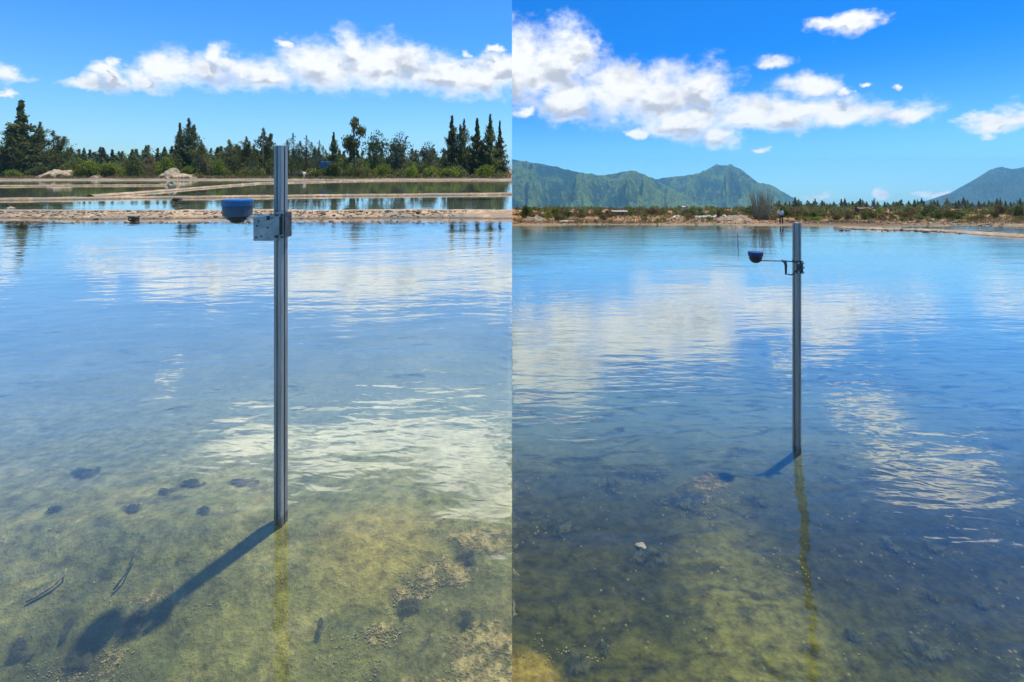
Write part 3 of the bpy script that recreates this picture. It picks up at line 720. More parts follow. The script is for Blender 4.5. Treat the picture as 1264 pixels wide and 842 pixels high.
def scrub(side, n, y0, y1, h0, h1, mat, label, leaf=.16, per=90, pw=1., clear=None, skip=0.):
    hf = left_h if side == 'L' else right_h
    y = y0+(y1-y0)*rng.random(n)**pw; x = rng.uniform(.3, 1.1*y); ok = fbm(x*.08, y*.08, 200+n) > skip; x, y = x[ok], y[ok]; x = -x if side == 'L' else x; z = hf(x, y)
    h = rng.uniform(h0, h1, len(x)); w = h*rng.uniform(.6, 1.1, len(x)); ok = (np.abs(x) > w+.2) & (z > .05); x, y, z, h, w = x[ok], y[ok], z[ok], h[ok], w[ok]; k = len(x)
    o = unit(k*per).reshape(k, per, 3); o[:, :, 2] = np.abs(o[:, :, 2]); o *= (rng.uniform(.35, 1.05, (k, per))**.6)[:, :, None]
    C = np.stack([x, y, z], 1)[:, None, :]+o*np.stack([w, w, h], 1)[:, None, :]; C = C.reshape(-1, 3); m = len(C)
    up = unit(m)+np.array([0, 0, .8]); up /= np.linalg.norm(up, axis=1, keepdims=True); sd_ = np.cross(up, unit(m)); L = rng.uniform(.6, 1.5, m)[:, None]*leaf
    V, Fc = quads(C, sd_*L*.7, up*L); return stuff(link('scrub', mesh_np('scrub', V, Fc), mat, None, frame(side)[0]), label, 'scrub')
scrub('L', 1100, 126, 172, 1.2, 2.8, L_OLIVE, 'continuous olive scrub behind the trees of the left bank', .30, 80)
scrub('L', 900, 108, 132, .9, 2.7, L_OLIVE, 'tangled olive scrub filling the far left bank', .20, 90, 1., None, -.04)
scrub('R', 800, 120, 245, .5, 1.7, L_OLIVE, 'low far scrub below the pine row of the right bank', .26, 70, 1., None, .0)
scrub('R', 420, 74, 118, .25, .75, L_OLIVE, 'low olive scrub filling the right bank', .12, 80, 1., None, -.02)
scrub('R', 1100, 66, 230, .3, .9, L_BROWN, 'low brown scrub filling the right bank', .11, 70, 1., None, .0)
# bare stalk thickets, dead tree
def thicket(side, px, base, half, hpx, Y, seed, label, mat=GREYTWIG, n=80):
    q = ptY(side, px, 240, Y); z = H(side, q.x, Y); me = stalks(seed, n); me.materials.append(mat)
    s = half*Y/F/.45
    o = link('dry_thicket', me, None, None, frame(side)[0] @ Matrix.Translation((q.x, Y, z)) @ Matrix.Diagonal((s, s, hpx*Y/F, 1))); tag(o, label, 'thicket')
thicket('R', 939, 0, 17, 40, 70, 31, 'tall bare grey-green stalks left of the standing person', n=150)
thicket('R', 955, 0, 5, 18, 74, 32, 'short bare stalks just beside the standing person', n=30)
def dead_tree(px, top, Y):
    q = ptY('R', px, 240, Y); z = H('R', q.x, Y); h = (project('R', (q.x, Y, z))[1]-top)*Y/F; rr = random.Random(5); bm = bmesh.new()
    def br(p, d, L, r, n):
        e_ = p+d*L; tube(bm, [p, p+d*L*.5+Vector((rr.gauss(0, .04), rr.gauss(0, .04), 0))*L, e_], [r, r*.8, r*.55], 4, False)
        if n:
            for _ in range(3): br(e_, (d+Vector((rr.gauss(0, .6), rr.gauss(0, .6), rr.uniform(-.1, .5)))).normalized(), L*.62, r*.55, n-1)
    br(Vector((0, 0, -.1)), Vector((.1, 0, 1)).normalized(), h*.36, .07, 4)
    e = link('dead_tree', None, None, None, MR @ Matrix.Translation((q.x, Y, z))); tag(e, 'bare leafless tree against the foot of the right-hand mountain', 'tree')
    link('trunk', bm_mesh('trunk', bm, True), GREYTWIG, e)
dead_tree(1163, 235, 84)

# grass fringe on the banks and dikes
def tufts(name, pts, size, mat, M, label, blades=7):
    n = len(pts)*blades; P = np.repeat(np.array(pts), blades, 0); P[:, :2] += rng.normal(size=(n, 2))*.10
    S = np.repeat(np.array(size), blades)*rng.uniform(.5, 1.2, n); D = rng.normal(size=(n, 3))*.35; D[:, 2] = 1
    A = unit(n); A[:, 2] = 0; V = np.empty((n, 3, 3)); w = S[:, None]*.10
    V[:, 0] = P-A*w; V[:, 1] = P+A*w; V[:, 2] = P+D*S[:, None]
    o = link(name, mesh_np(name, V.reshape(-1, 3), np.arange(n*3).reshape(n, 3)), mat, None, M); return stuff(o, label, 'grass')
def bank_pts(side, n, y0, y1, pw=1.):
    m = n*4; y = y0+(y1-y0)*rng.random(m)**pw; x = rng.uniform(.1, 1.06*y); x = -x if side == 'L' else x
    z = (left_h if side == 'L' else right_h)(x, y); ok = (z > .06) & (fbm(x*.12, y*.3, 90) > -.05)
    out = np.stack([x, y, z-.02], 1)[ok][:n]; return out, list(rng.uniform(.25, .75, len(out)))
a, b = bank_pts('L', 2600, 97, 125, 1.6); tufts('dry_grass', a, b, L_DRY, ML, 'dry straw-coloured grass along the far left bank')
a, b = bank_pts('L', 2200, 99, 125); tufts('green_grass', a, b, L_OLIVE, ML, 'short olive green grass along the far left bank')
a, b = bank_pts('R', 2600, 58, 110, 1.3); tufts('dry_grass', a, [k*.7 for k in b], L_DRY, MR, 'dry straw-coloured grass over the right bank')
a, b = bank_pts('R', 2400, 60, 120); tufts('green_grass', a, [k*.7 for k in b], L_OLIVE, MR, 'short olive green grass over the right bank')
# sparse dark weeds standing in the second pond
for px, py, hpx in ((394, 253, 10), (402, 256, 12), (409, 252, 9), (413, 250, 7), (392, 261, 5)):
    q = pt('L', px, py, 0); me = stalks(200+px, 9, .5, .5); me.materials.append(BARK)
    tag(link('water_weed', me, None, None, Matrix.Translation(q) @ Matrix.Diagonal((.25, .25, hpx*q.y/F, 1))), 'sparse dark weed stems standing in the second pond', 'weed', 'weed stems in the second pond')

# ------------------------------------------------------------------ small things on the far banks
BLUE_TARP = simple('blue_tarpaulin', (.02, .10, .24), (.04, .16, .32), 3., .6)
WHITE = simple('white_paint', (.62, .62, .60), (.78, .78, .76), 3., .6)
TANW = simple('weathered_pale_boards', (.34, .31, .26), (.48, .45, .39), 3., .8)
RUST = simple('rusty_roof', (.16, .05, .035), (.26, .09, .055), 3., .8)
p = ptY('L', 403, 200, 106); z = H('L', p.x, 106)
bm = bmesh.new(); n = 9; V = []
for i in range(n):
    for j in range(n): V.append((-1.15+2.3*i/(n-1), .12*math.sin(i*1.3+j*.8)+.05*math.cos(j*2.1), .2+2.3*j/(n-1)-.12*math.sin(math.pi*i/(n-1))*(j == n-1)))
me = grid_mesh('sheet', np.array(V), n, n)
e = link('tarpaulin_screen', None, None, None, Matrix.Translation((p.x, 106, z+1.1))); tag(e, 'blue tarpaulin screen among the trees right of the post', 'tarpaulin')
o = link('sheet', me, BLUE_TARP, e); md = o.modifiers.new('s', 'SOLIDIFY'); md.thickness = .02
for sx in (-1.15, 1.15):
    bm = bmesh.new(); tube(bm, [(sx, .05, -1.3), (sx, .05, 2.6)], .05, 6); link('stake', bm_mesh('stake', bm), BARK, e)
p = ptY('L', 382, 200, 107); z = H('L', p.x, 107)
V = []; n = 12
for i in range(n):
    for j in range(n):
        x, y = -1+2*i/(n-1), -1+2*j/(n-1); V.append((x*1.0, y*.6, .25+.55*max(0, 1-x*x-y*y)+.25*float(fbm(x*2+9, y*2, 5))))
tag(link('white_sheet', grid_mesh('white_sheet', np.array(V), n, n), WHITE, None, Matrix.Translation((p.x, 104, H('L', p.x, 104)+.55))), 'crumpled white sheet on the bushes left of the blue tarpaulin', 'sheet')
def shed(side, px, Y, w, h, d, wall, roof, label, name='shed', rise=.25, lift=0.):
    q = ptY(side, px, 240, Y); z = H(side, q.x, Y)+lift; e = link(name, None, None, None, frame(side)[0] @ Matrix.Translation((q.x, Y, z))); tag(e, label, 'shed')
    bm = bmesh.new(); box(bm, (0, 0, h/2-.2), (w, d, h+.4), .02); link('wall', bm_mesh('wall', bm), wall, e)
    bm = bmesh.new(); a = [(-w*.56, -d*.6, h), (w*.56, -d*.6, h), (w*.56, 0, h+rise), (-w*.56, 0, h+rise), (-w*.56, d*.6, h), (w*.56, d*.6, h)]
    vs = [bm.verts.new(v) for v in a]+[bm.verts.new((v[0], v[1], v[2]+.06)) for v in a]
    for f in ((0, 1, 2, 3), (3, 2, 5, 4), (6, 9, 8, 7), (9, 10, 11, 8), (0, 6, 7, 1), (4, 5, 11, 10), (0, 3, 9, 6), (3, 4, 10, 9), (1, 7, 8, 2), (2, 8, 11, 5)): bm.faces.new([vs[i] for i in f])
    bmesh.ops.recalc_face_normals(bm, faces=bm.faces); link('roof', bm_mesh('roof', bm), roof, e)
    bm = bmesh.new(); box(bm, (w*.18, -d/2-.02, h*.42), (w*.16, .05, h*.8), .005); link('door', bm_mesh('door', bm), BARK, e); return e
shed('R', 764, 82, 2.3, .5, 1.2, CLAY, TANW, 'low pale shed on the bank below the middle hill', lift=.1, rise=.15)
shed('R', 1064, 110, 2.6, .7, 1.6, BARK, RUST, 'small hut with a rust-red roof above the right scrub', lift=.4, rise=.35)
shed('R', 843, 130, .9, .45, .8, TANW, TANW, 'tiny white hut far off at the foot of the hills', lift=.9)
# white salt pans
def pan(px0, px1, py, depth_px, label):
    q0, q1 = pt('R', px0, py, .3), pt('R', px1, py, .3); q2, q3 = pt('R', px1, py-depth_px, .3), pt('R', px0+6, py-depth_px, .3); V = []; n = 24
    for j in range(5):
        for i in range(n):
            p = q0.lerp(q1, i/(n-1)).lerp(q3.lerp(q2, i/(n-1)), j/4); p.y += float(fbm(p.x*.8, p.y*.5+j, 4))*.8; V.append((p.x, p.y, max(.30, H('R', p.x, p.y)+.03)+.05*math.sin(math.pi*j/4)))
    o = structure(link('salt_pan', grid_mesh('salt_pan', np.array(V), 5, n), SALT, None, MR))
pan(828, 896, 270.6, 1.6, ''); pan(832, 900, 267.6, 1.2, ''); pan(690, 722, 273.2, .8, '')

# thin rod in the right pond
q = pt('R', 911, 303, 0); bm = bmesh.new(); tube(bm, [(0, 0, -.4), (.003, 0, 15*q.y/F)], [.018, .014], 6)
tag(link('marker_rod', bm_mesh('marker_rod', bm, True), DARKSTONE, None, MR @ Matrix.Translation(q)), 'thin dark rod standing in the open water above the sensor', 'rod')

# ------------------------------------------------------------------ person on the right shore (seen from afar, white shirt, dark trousers)
SKIN = simple('skin', (.20, .11, .07), (.26, .15, .10), 6., .6)
SHIRT = simple('white_shirt', (.66, .66, .64), (.80, .80, .78), 12., .9, 0, .01)
TROUSERS = simple('dark_trousers', (.012, .013, .018), (.03, .03, .038), 14., .9)
HAIR = simple('dark_hair', (.008, .006, .005), (.02, .015, .012), 30., .7)
def skin_chain(verts, edges, radii, root=0, sub=2):
    me = bpy.data.meshes.new('body'); me.from_pydata(verts, edges, []); o = bpy.data.objects.new('body', me); COL.objects.link(o)
    md = o.modifiers.new('skin', 'SKIN'); md.use_smooth_shade = True
    for v, r in zip(me.skin_vertices[0].data, radii): v.radius = r if hasattr(r, '__len__') else (r, r)
    me.skin_vertices[0].data[root].use_root = True
    o.modifiers.new('sub', 'SUBSURF').levels = sub
    dg = bpy.context.evaluated_depsgraph_get(); m2 = bpy.data.meshes.new_from_object(o.evaluated_get(dg)); bpy.data.objects.remove(o); 
    m2.materials.clear(); m2.polygons.foreach_set('use_smooth', [True]*len(m2.polygons)); return m2
def person(side, px, Y, rz, label):
    q = ptY(side, px, 250, Y); z = max(0.0, H(side, q.x, Y)); e = link('person', None, None, None, frame(side)[0] @ Matrix.Translation((q.x, Y, z)) @ Matrix.Rotation(rz, 4, 'Z')); tag(e, label, 'person')
    V = [(0, 0, .95), (0, 0, 1.12), (0, .01, 1.33), (0, 0, 1.47), (0, -.02, 1.56), (0, -.03, 1.66), (0, -.03, 1.75),
         (.17, 0, 1.42), (.24, .02, 1.18), (.25, -.08, .97), (.25, -.13, .86), (-.17, 0, 1.42), (-.24, .02, 1.18), (-.25, -.10, .96), (-.25, -.15, .85),
         (.10, 0, .88), (.12, -.02, .48), (.13, .02, .08), (.14, -.15, .03), (-.10, 0, .88), (-.12, .0, .48), (-.13, .04, .08), (-.15, -.13, .03)]
    E = [(0, 1), (1, 2), (2, 3), (3, 4), (4, 5), (5, 6), (3, 7), (7, 8), (8, 9), (9, 10), (3, 11), (11, 12), (12, 13), (13, 14), (0, 15), (15, 16), (16, 17), (17, 18), (0, 19), (19, 20), (20, 21), (21, 22)]
    R = [(.15, .11), (.14, .10), (.16, .11), (.10, .09), .055, (.085, .10), (.06, .07), .062, .048, .036, .03, .062, .048, .036, .03, .09, .065, .045, .035, .09, .065, .045, .035]
    body = skin_chain(V, E, R); body.materials.append(SKIN); link('body', body, None, e)
    tr = skin_chain([V[0], V[15], V[16], (V[17][0], V[17][1], .10), V[19], V[20], (V[21][0], V[21][1], .10), (0, 0, 1.03)], [(0, 1), (1, 2), (2, 3), (0, 4), (4, 5), (5, 6), (0, 7)], [(.17, .13), .11, .085, .075, .11, .085, .075, (.165, .125)]); tr.materials.append(TROUSERS); link('trousers', tr, None, e)
    sh = skin_chain([(0, 0, .98), (0, 0, 1.12), (0, .01, 1.33), (0, 0, 1.45), V[7], V[8], (.248, -.03, 1.08), V[11], V[12], (-.248, -.03, 1.08)], [(0, 1), (1, 2), (2, 3), (3, 4), (4, 5), (5, 6), (3, 7), (7, 8), (8, 9)], [(.185, .14), (.17, .13), (.185, .14), (.11, .10), .08, .068, .062, .08, .068, .062]); sh.materials.append(SHIRT); link('shirt', sh, None, e)
    bm = bmesh.new(); bmesh.ops.create_icosphere(bm, subdivisions=2, radius=.108)
    for v in bm.verts: v.co = Vector((v.co.x*.92, v.co.y*1.05+.0, v.co.z*1.1)); v.co.y += .02 if v.co.z < 0 else 0
    bmesh.ops.delete(bm, geom=[v for v in bm.verts if v.co.z < -.06 or (v.co.y < -.05 and v.co.z < .03)], context='VERTS')
    me = bm_mesh('hair', bm, True); o = link('hair', me, HAIR, e, Matrix.Translation((0, -.02, 1.70)))
    for sx in (-1, 1):
        bm = bmesh.new(); box(bm, (sx*.135, -.06, .035), (.09, .26, .08), .02); link('shoe', bm_mesh('shoe', bm), TROUSERS, e)
person('R', 963.5, 56.5, 2.6, 'person in white shirt and dark trousers standing at the far shore')

# ------------------------------------------------------------------ the two sensor posts
def alu_mat():
    m, g, out = material('weathered_aluminium'); c = ocoord(g); X, Y, Z = g.xyz(c)
    n = g.noise(g.v('MULTIPLY', c, (60, 60, 3)), 1., 4, .6); n2 = g.noise(c, 9., 4)
    col = g.mix(g.sstep(n, .3, .7), (.27, .265, .25), (.40, .39, .37))
    wet = g.sstep(g.m('ADD', Z, g.m('MULTIPLY', n2, .05)), .005, .035, 1., 0.)
    col = g.mix(g.m('MULTIPLY', wet, .88), col, (.030, .028, .018))
    salt = g.m('MULTIPLY', g.sstep(g.m('ADD', Z, g.m('MULTIPLY', n2, .5)), .62, .25), g.sstep(g.noise(c, 26., 5, .7), .42, .66, 0., .75)); col = g.mix(salt, col, g.mix(g.sstep(n, .4, .6), (.20, .19, .16), (.50, .49, .45)))
    rough = g.m('ADD', g.m('MULTIPLY', n2, .25), .42)
    principled(g, out, col, rough, g.m('MULTIPLY', g.m('SUBTRACT', 1., wet), .45), bump(g, n, .0008)); return m
ALU = alu_mat()
STEEL = simple('stainless_plate', (.24, .26, .26), (.36, .38, .38), 20., .45, .55, .0)
STEELD = simple('dull_dark_steel', (.05, .055, .06), (.11, .11, .115), 30., .5, .6)
SBLUE = simple('blue_plastic_lid', (.014, .105, .26), (.022, .135, .32), 14., .42, 0, 0, .5)
SGREY = simple('slate_blue_plastic', (.050, .068, .095), (.075, .095, .125), 14., .5, 0, 0, .4)
SBLACK = simple('black_plastic', (.006, .006, .007), (.013, .013, .014), 14., .35, 0, 0, .5)
SNAVY = simple('navy_plastic_lid', (.010, .035, .12), (.016, .05, .16), 14., .45, 0, 0, .4)
SBROWN = simple('brown_plastic_bowl', (.035, .024, .026), (.06, .042, .042), 14., .5, 0, 0, .4)
def extrusion(bm, s, z0, z1):
    h = s/2; g_, d_, t_ = s*.085, s*.10, s*.11      # slot half-opening, lip depth, slot depth
    q = []
    for k in range(4):
        a = k*math.pi/2; ca, sa = math.cos(a), math.sin(a)
        for (u, v) in ((-h+.003, -h), (-g_, -h), (-g_, -h+d_*.35), (-g_*1.9, -h+d_*.6), (-g_*1.9, -h+t_), (g_*1.9, -h+t_), (g_*1.9, -h+d_*.6), (g_, -h+d_*.35), (g_, -h), (h-.003, -h)):
            q.append((u*ca-v*sa, u*sa+v*ca))
    lo = [bm.verts.new((x, y, z0)) for x, y in q]; hi = [bm.verts.new((x, y, z1)) for x, y in q]; n = len(q)
    for i in range(n): bm.faces.new((lo[i], lo[(i+1) % n], hi[(i+1) % n], hi[i]))
    bm.faces.new(hi); bm.faces.new(lo[::-1]); bmesh.ops.recalc_face_normals(bm, faces=bm.faces)
def bolt(bm, c, axis='Y', r=.008, l=.012):
    M = Matrix.Rotation(math.pi/2, 4, 'X') if axis == 'Y' else Matrix.Rotation(math.pi/2, 4, 'Y')
    q = bmesh.ops.create_cone(bm, cap_ends=True, segments=6, radius1=r, radius2=r, depth=l)
    bmesh.ops.transform(bm, matrix=Matrix.Translation(c) @ M, verts=q['verts'])

# left post: base at photo pixel (346.5, 632)
pl = pt('L', 346.7, 632, 0); K = pl.y/F
e = link('sensor_post', None, None, None, Matrix.Translation(pl)); tag(e, 'aluminium post with grey bracket plate and bright blue-lidded sensor, standing nearer', 'sensor post')
def lz(py): return EYE_L-(py-HZL)*K
def lx(px): return (px-346.7)*K
yaw = Matrix.Rotation(math.radians(-20), 4, 'Z')
bm = bmesh.new(); extrusion(bm, .0445, -.6, lz(180)); link('post', bm_mesh('post', bm), ALU, e, yaw)
bm = bmesh.new(); box(bm, (0, 0, 0), (.112, .004, .122), .0018)
q = link('bracket_plate', bm_mesh('bracket_plate', bm), STEEL, e, Matrix.Translation((lx(332.5), -.036, lz(280))))
for (a, b) in ((-.030, .030), (-.038, .008), (.010, .000), (-.042, -.045), (-.018, -.040), (.030, .045)):
    bm = bmesh.new(); bolt(bm, (a, -.003, b), 'Y', .0042, .003); link('hole', bm_mesh('hole', bm), SBLACK, q)
bm = bmesh.new(); box(bm, (lx(336), -.0375, lz(267.5)), (.016, .005, .026), .001); link('slot', bm_mesh('slot', bm), SBLACK, e)
bm = bmesh.new(); box(bm, (lx(349), -.0395, lz(277)), (.050, .012, .118), .003); link('clamp_plate', bm_mesh('clamp_plate', bm), STEEL, e)
bm = bmesh.new(); box(bm, (lx(352.5), -.050, lz(277)), (.010, .010, .085), .002); link('clamp_slot', bm_mesh('clamp_slot', bm), SBLACK, e)
bm = bmesh.new(); box(bm, (lx(356.2), -.006, lz(277)), (.005, .07, .116), .0015); link('clamp_cheek', bm_mesh('clamp_cheek', bm), STEELD, e)
for (a, b) in ((347.5, 264), (354.5, 264), (347.5, 290.5), (354.5, 290.5)):
    bm = bmesh.new(); bolt(bm, (lx(a), -.048, lz(b)), 'Y', .0075, .014); link('bolt', bm_mesh('bolt', bm), STEELD, e)
sc = (lx(300.6), -.05, 0)
bm = bmesh.new(); a = Vector((lx(306), -.045, lz(268.3))); b = Vector((lx(339), -.036, lz(264.2)))
vs = [bm.verts.new(p_+Vector((0, dy, dz))) for p_ in (a, b) for dy in (-.012, .012) for dz in (-.004, .004)]
for f in ((0, 1, 3, 2), (4, 6, 7, 5), (0, 4, 5, 1), (2, 3, 7, 6), (1, 5, 7, 3), (0, 2, 6, 4)): bm.faces.new([vs[i] for i in f])
bmesh.ops.recalc_face_normals(bm, faces=bm.faces); link('arm', bm_mesh('arm', bm), WHITE, e)
R0 = 17.6*K*.97
bm = bmesh.new(); lathe(bm, [(.90*R0, lz(265.3)), (.945*R0, lz(264.8)), (.965*R0, lz(253.6)), (.9*R0, lz(253.5))], 36, sc); q = link('sensor_body', bm_mesh('sensor_body', bm), SGREY, e)
bm = bmesh.new(); lathe(bm, [(.95*R0, lz(253.4)), (1.0*R0, lz(253.2)), (1.03*R0, lz(247)), (1.0*R0, lz(245.6)), (.9*R0, lz(245)), (0, lz(244.6))], 36, sc); link('lid', bm_mesh('lid', bm), SBLUE, q)
bm = bmesh.new(); lathe(bm, [(.66*R0, lz(269.6)), (.70*R0, lz(269)), (.70*R0, lz(267.6)), (.64*R0, lz(267.4)), (.64*R0, lz(266.8)), (.72*R0, lz(266.6)), (.72*R0, lz(265.0))], 36, sc); link('ring', bm_mesh('ring', bm), SBLACK, q)
bm = bmesh.new(); lathe(bm, [(0, lz(275)), (.22*R0, lz(274.5)), (.42*R0, lz(272.8)), (.54*R0, lz(270.4)), (.55*R0, lz(269.4))], 28, sc); link('lens_dome', bm_mesh('lens_dome', bm), SBLACK, q)

# right post: base at photo pixel (984, 550)
pr = pt('R', 983.6, 549.5, 0); prw = MR @ pr; K2 = prw.y/F
e = link('sensor_post', None, None, None, Matrix.Translation(MR @ pr)); tag(e, 'farther aluminium post with a dark bowl sensor on a thin rod arm', 'sensor post')
def rz(py): return EYE_L-(py-HZL)*K2-prw.z
def rx(px): return (px-983.6)*K2
bm = bmesh.new(); extrusion(bm, .0455, -.6, rz(275)); link('post', bm_mesh('post', bm), ALU, e, Matrix.Rotation(math.radians(14), 4, 'Z'))
bm = bmesh.new(); box(bm, (rx(984.3), -.031, rz(329)), (.052, .006, .098), .002); q = link('clamp_plate', bm_mesh('clamp_plate', bm), STEELD, e)
for (a, b) in ((981.5, 323.5), (987, 323.5), (981.5, 335), (987, 335), (987.3, 329)):
    bm = bmesh.new(); bolt(bm, (rx(a), -.040, rz(b)), 'Y', .0085, .02); link('bolt', bm_mesh('bolt', bm), STEEL, e)
bm = bmesh.new(); tube(bm, [(rx(932), -.05, rz(320.3)), (rx(963), -.045, rz(320.9)), (rx(982), -.04, rz(322.3))], .0045, 8); link('arm', bm_mesh('arm', bm, True), STEELD, e)
bm = bmesh.new(); tube(bm, [(rx(961.5), -.046, rz(320.6)), (rx(965), -.046, rz(321.5)), (rx(966), -.046, rz(326)), (rx(966), -.046, rz(337.5))], [.010, .014, .010, .007], 8); link('hook', bm_mesh('hook', bm, True), STEELD, e)
cp = [(968.5, 336.8), (972, 338.2), (975.5, 337), (977, 333.5), (978, 332.8), (979.5, 335), (981, 336.2)]
bm = bmesh.new(); tube(bm, [(rx(a), -.044, rz(b)) for a, b in cp], .005, 6); link('cable', bm_mesh('cable', bm, True), SBLACK, e)
bm = bmesh.new(); tube(bm, [(rx(974), -.044, rz(319.5)), (rx(976), -.044, rz(322)), (rx(978), -.044, rz(323))], .004, 6); link('cable_tie', bm_mesh('cable_tie', bm, True), SBLACK, e)
sc = (rx(928.7), -.05, 0); R1 = 9.0*K2*.97
bm = bmesh.new(); lathe(bm, [(0, rz(323.2)), (.35*R1, rz(322.8)), (.62*R1, rz(321.4)), (.80*R1, rz(318.6)), (.86*R1, rz(315)), (.9*R1, rz(314.4))], 32, sc); q = link('sensor_bowl', bm_mesh('sensor_bowl', bm, True), SBROWN, e)
bm = bmesh.new(); lathe(bm, [(.88*R1, rz(315)), (.96*R1, rz(314.2)), (1.0*R1, rz(310.4)), (.97*R1, rz(309.6)), (0, rz(309.3))], 32, sc); link('lid', bm_mesh('lid', bm), SNAVY, q)

# ------------------------------------------------------------------ things lying on the pond beds
def algae(side, px, py, rx_, ry_, label, seed, hh=.034, group=None, mat=ALGAE_SHADOW):
    p = pt(side, px, py, -.14)
    for _ in range(4): p = pt(side, px, py, H(side, p.x, p.y))
    kx = p.y/F; n = 56; g0 = np.linspace(-1.35, 1.35, n); XX, YY = np.meshgrid(g0, g0); dy = ry_/F*p.y*p.y/(EYE_L+.1)
    X = XX*rx_*kx; Y = YY*dy; wx, wy = X+p.x, Y+p.y
    hf = (left_h if side == 'L' else right_h)(wx, wy)
    R = np.sqrt(XX**2+YY**2)*1.25+fbm(XX*2.2+seed, YY*1.6, seed)*1.6
    Z = hf + .006 + hh*.5*np.clip(1-R, 0, .7)*(1+fbm(XX*6, YY*6, seed+2)*1.6)
    me = grid_mesh('algae_or_shadow_patch', np.stack([X, Y, Z-H(side, p.x, p.y)], -1), n, n)
    at = me.attributes.new('cover', 'FLOAT', 'POINT'); at.data.foreach_set('value', (1-R).reshape(-1).astype(np.float32))
    o = link('algae_or_shadow_patch', me, mat, None, frame(side)[0] @ Matrix.Translation(p)); tag(o, label, 'algae', group)
AL = [('L', 106, 585, 25, 9, 'dark algae clump at mid left, the farthest big one'), ('L', 236, 598, 20, 8, 'dark algae clump beyond the post shadow'), ('L', 204, 609, 16, 7, 'dark algae clump left of the one beyond the post shadow'),
      ('L', 165, 629, 16, 7, 'dark algae patch halfway between left edge and post'), ('L', 66, 632, 12, 6, 'small dark algae lump near the left edge'), ('L', 300, 597, 22, 9, 'faint dark algae just left of the post foot'),
      ('L', 250, 632, 14, 6, 'small dark algae streak above the shadow'), ('L', 395, 776, 14, 7, 'dark algae smudge right of the post reflection'), ('L', 84, 776, 9, 16, 'upright dark algae smear near the bottom left'),
      ('L', 20, 805, 26, 12, 'dark algae bank in the bottom left corner'), ('L', 92, 815, 34, 14, 'wide algae tangle at the bottom left'), ('L', 165, 770, 26, 14, 'dark patch put in as the end of the nearer post shadow'),  # last patch is the post shadow's end, put into the bed as dark colour
      ('L', 505, 748, 18, 9, 'dark algae beside the pale crust ridge'), ('L', 575, 762, 24, 10, 'dark algae hollow between the pale crusts'), ('L', 580, 690, 20, 8, 'dark algae patch above the pale crust ridge'),
      ('R', 755, 603, 15, 7, 'small dark algae clump at the left of the right pond'), ('R', 838, 621, 36, 11, 'dark patch put in as the outer end of the far post shadow'), ('R', 935, 618, 26, 7, 'dark algae streak just right of the far post shadow tip'),  # middle patch draws out the far post shadow in dark colour
      ('R', 690, 650, 36, 10, 'long slanting dark algae band near the seam'), ('R', 808, 690, 28, 9, 'dark algae below the pale stone'), ('R', 710, 822, 28, 14, 'ragged dark algae tuft near the bottom of the right pond'),
      ('R', 745, 803, 9, 8, 'small dark algae tuft above the ragged one'), ('R', 1100, 676, 18, 9, 'dark algae clump right of the long post reflection'), ('R', 1148, 676, 14, 9, 'black algae clump under the cloud reflection'),
      ('R', 1140, 805, 44, 14, 'broad dark algae hollow at the bottom right'), ('R', 1052, 787, 16, 8, 'dark algae lump right of the post reflection end'), ('R', 1150, 738, 14, 7, 'small dark algae lump in the dark right bed'), ('R', 1208, 746, 12, 6, 'small dark algae lump near the right edge')]
for i, (s, a, b, c, d, l) in enumerate(AL): algae(s, a, b, c, d, l, 300+i*7)

def crust(side, spots, n, label, smin, smax, mat=CRUST):
    P, S = [], []
    tot = sum(w for *_, w in spots)
    hf = left_h if side == 'L' else right_h; e_ = frame(side)[1]; Mi = np.array(frame(side)[0].to_3x3().inverted())
    for (a, b, ra, rb, w) in spots:
        k = int(n*w/tot); px = a+rng.normal(size=k)*ra; py = b+rng.normal(size=k)*rb
        ok = (py > 430) & ((px < 630) if side == 'L' else (px > 634)); px, py = px[ok], py[ok]
        D = np.stack([(px-632)/F, np.ones_like(px), (HZL-py)/F], 1) @ Mi.T; z = np.full(len(px), -.15)
        for _ in range(3):
            t = (z-e_)/D[:, 2]; x, y = D[:, 0]*t, D[:, 1]*t; z = hf(x, y)
        ok = fbm(x*5, y*5, 77) > -.02
        P += list(np.stack([x, y, z+.004], 1)[ok]); S += list(np.abs(rng.normal(size=int(ok.sum())))*(smax-smin)+smin)
    stuff(scatter_lumps('algae_crust', P, S, mat, frame(side)[0], .6), label, 'algae')
crust('L', [(600, 700, 25, 7, 1.2), (545, 728, 26, 9, 1.1), (505, 735, 14, 6, .5), (470, 770, 22, 5, .5), (600, 790, 40, 22, 3.2), (540, 820, 60, 18, 1.6), (210, 742, 26, 4, .4), (140, 795, 14, 22, .4), (95, 812, 28, 8, .5), (575, 650, 30, 10, .3), (440, 800, 50, 26, .4), (300, 720, 190, 80, .5), (60, 690, 60, 60, .25)], 5500, 'pale crumbly algae crust on the left pond bed', .0007, .0020)
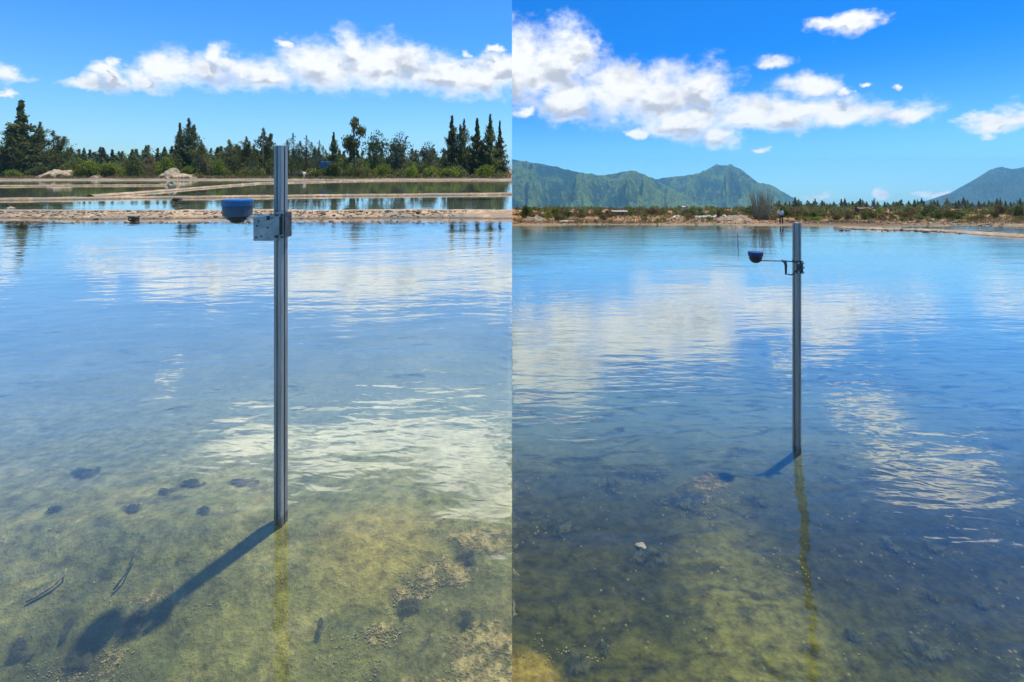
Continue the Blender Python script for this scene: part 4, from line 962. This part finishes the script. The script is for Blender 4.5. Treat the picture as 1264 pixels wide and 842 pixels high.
crust('R', [(880, 625, 22, 12, 1.2), (880, 600, 40, 8, .8), (795, 605, 30, 20, .5), (705, 812, 16, 7, .7), (1130, 790, 40, 12, .5), (950, 700, 200, 90, .7), (650, 790, 20, 12, .3)], 1600, 'scattered pale crumbs of algae crust on the right pond bed', .0008, .0028)
q_ = pt('R', 791, 674, -.1)
for _ in range(5): q_ = pt('R', 791, 674, H('R', q_.x, q_.y))
rock('R', 791, 674, .028, PALE, 'single pale stone on the dark right pond bed', 12, .6, q_.z+.008)
# stick lying on the left bed
a_ = pt('L', 32, 748, -.30); b_ = pt('L', 60, 728, -.29); c_ = pt('L', 86, 704, -.28)
def onbed(px, py):
    p = pt('L', px, py, -.2)
    for _ in range(5): p = pt('L', px, py, H('L', p.x, p.y))
    p.z += .012; return p
bm = bmesh.new(); tube(bm, [onbed(32, 747), onbed(48, 738), onbed(66, 726), onbed(80, 713), onbed(82, 705)], [.004, .005, .0048, .0038, .0025], 6)
tag(link('twig', bm_mesh('twig', bm, True), CRUST), 'pale thin twig lying on the left pond bed', 'twig')
bm = bmesh.new(); tube(bm, [onbed(140, 732), onbed(155, 712), onbed(163, 694), onbed(170, 680)], [.004, .004, .003, .002], 6)
tag(link('twig', bm_mesh('twig', bm, True), ALGAE), 'dark thin twig beside the pale one, nearer the shadow', 'twig')

# ------------------------------------------------------------------ haze over the right-hand hills and everything else
def haze():
    m, g, out = material('air_haze'); v = g.node('ShaderNodeVolumePrincipled')
    v.inputs['Color'].default_value = (.26, .68, 1.0, 1); v.inputs['Density'].default_value = .000105; v.inputs['Anisotropy'].default_value = .0
    g.L.new(v.outputs[0], out.inputs['Volume'])
    bm = bmesh.new(); bmesh.ops.create_cube(bm, size=1)
    for w in bm.verts: w.co = Vector((-760 if w.co.x < 0 else 8700, -60 if w.co.y < 0 else 5150, -620 if w.co.z < 0 else 130))
    me = bm_mesh('haze', bm); o = link('haze', me, m); o['kind'] = 'stuff'; o['label'] = 'thin blue haze in the air over the ponds and hills'; o['category'] = 'haze'
haze()
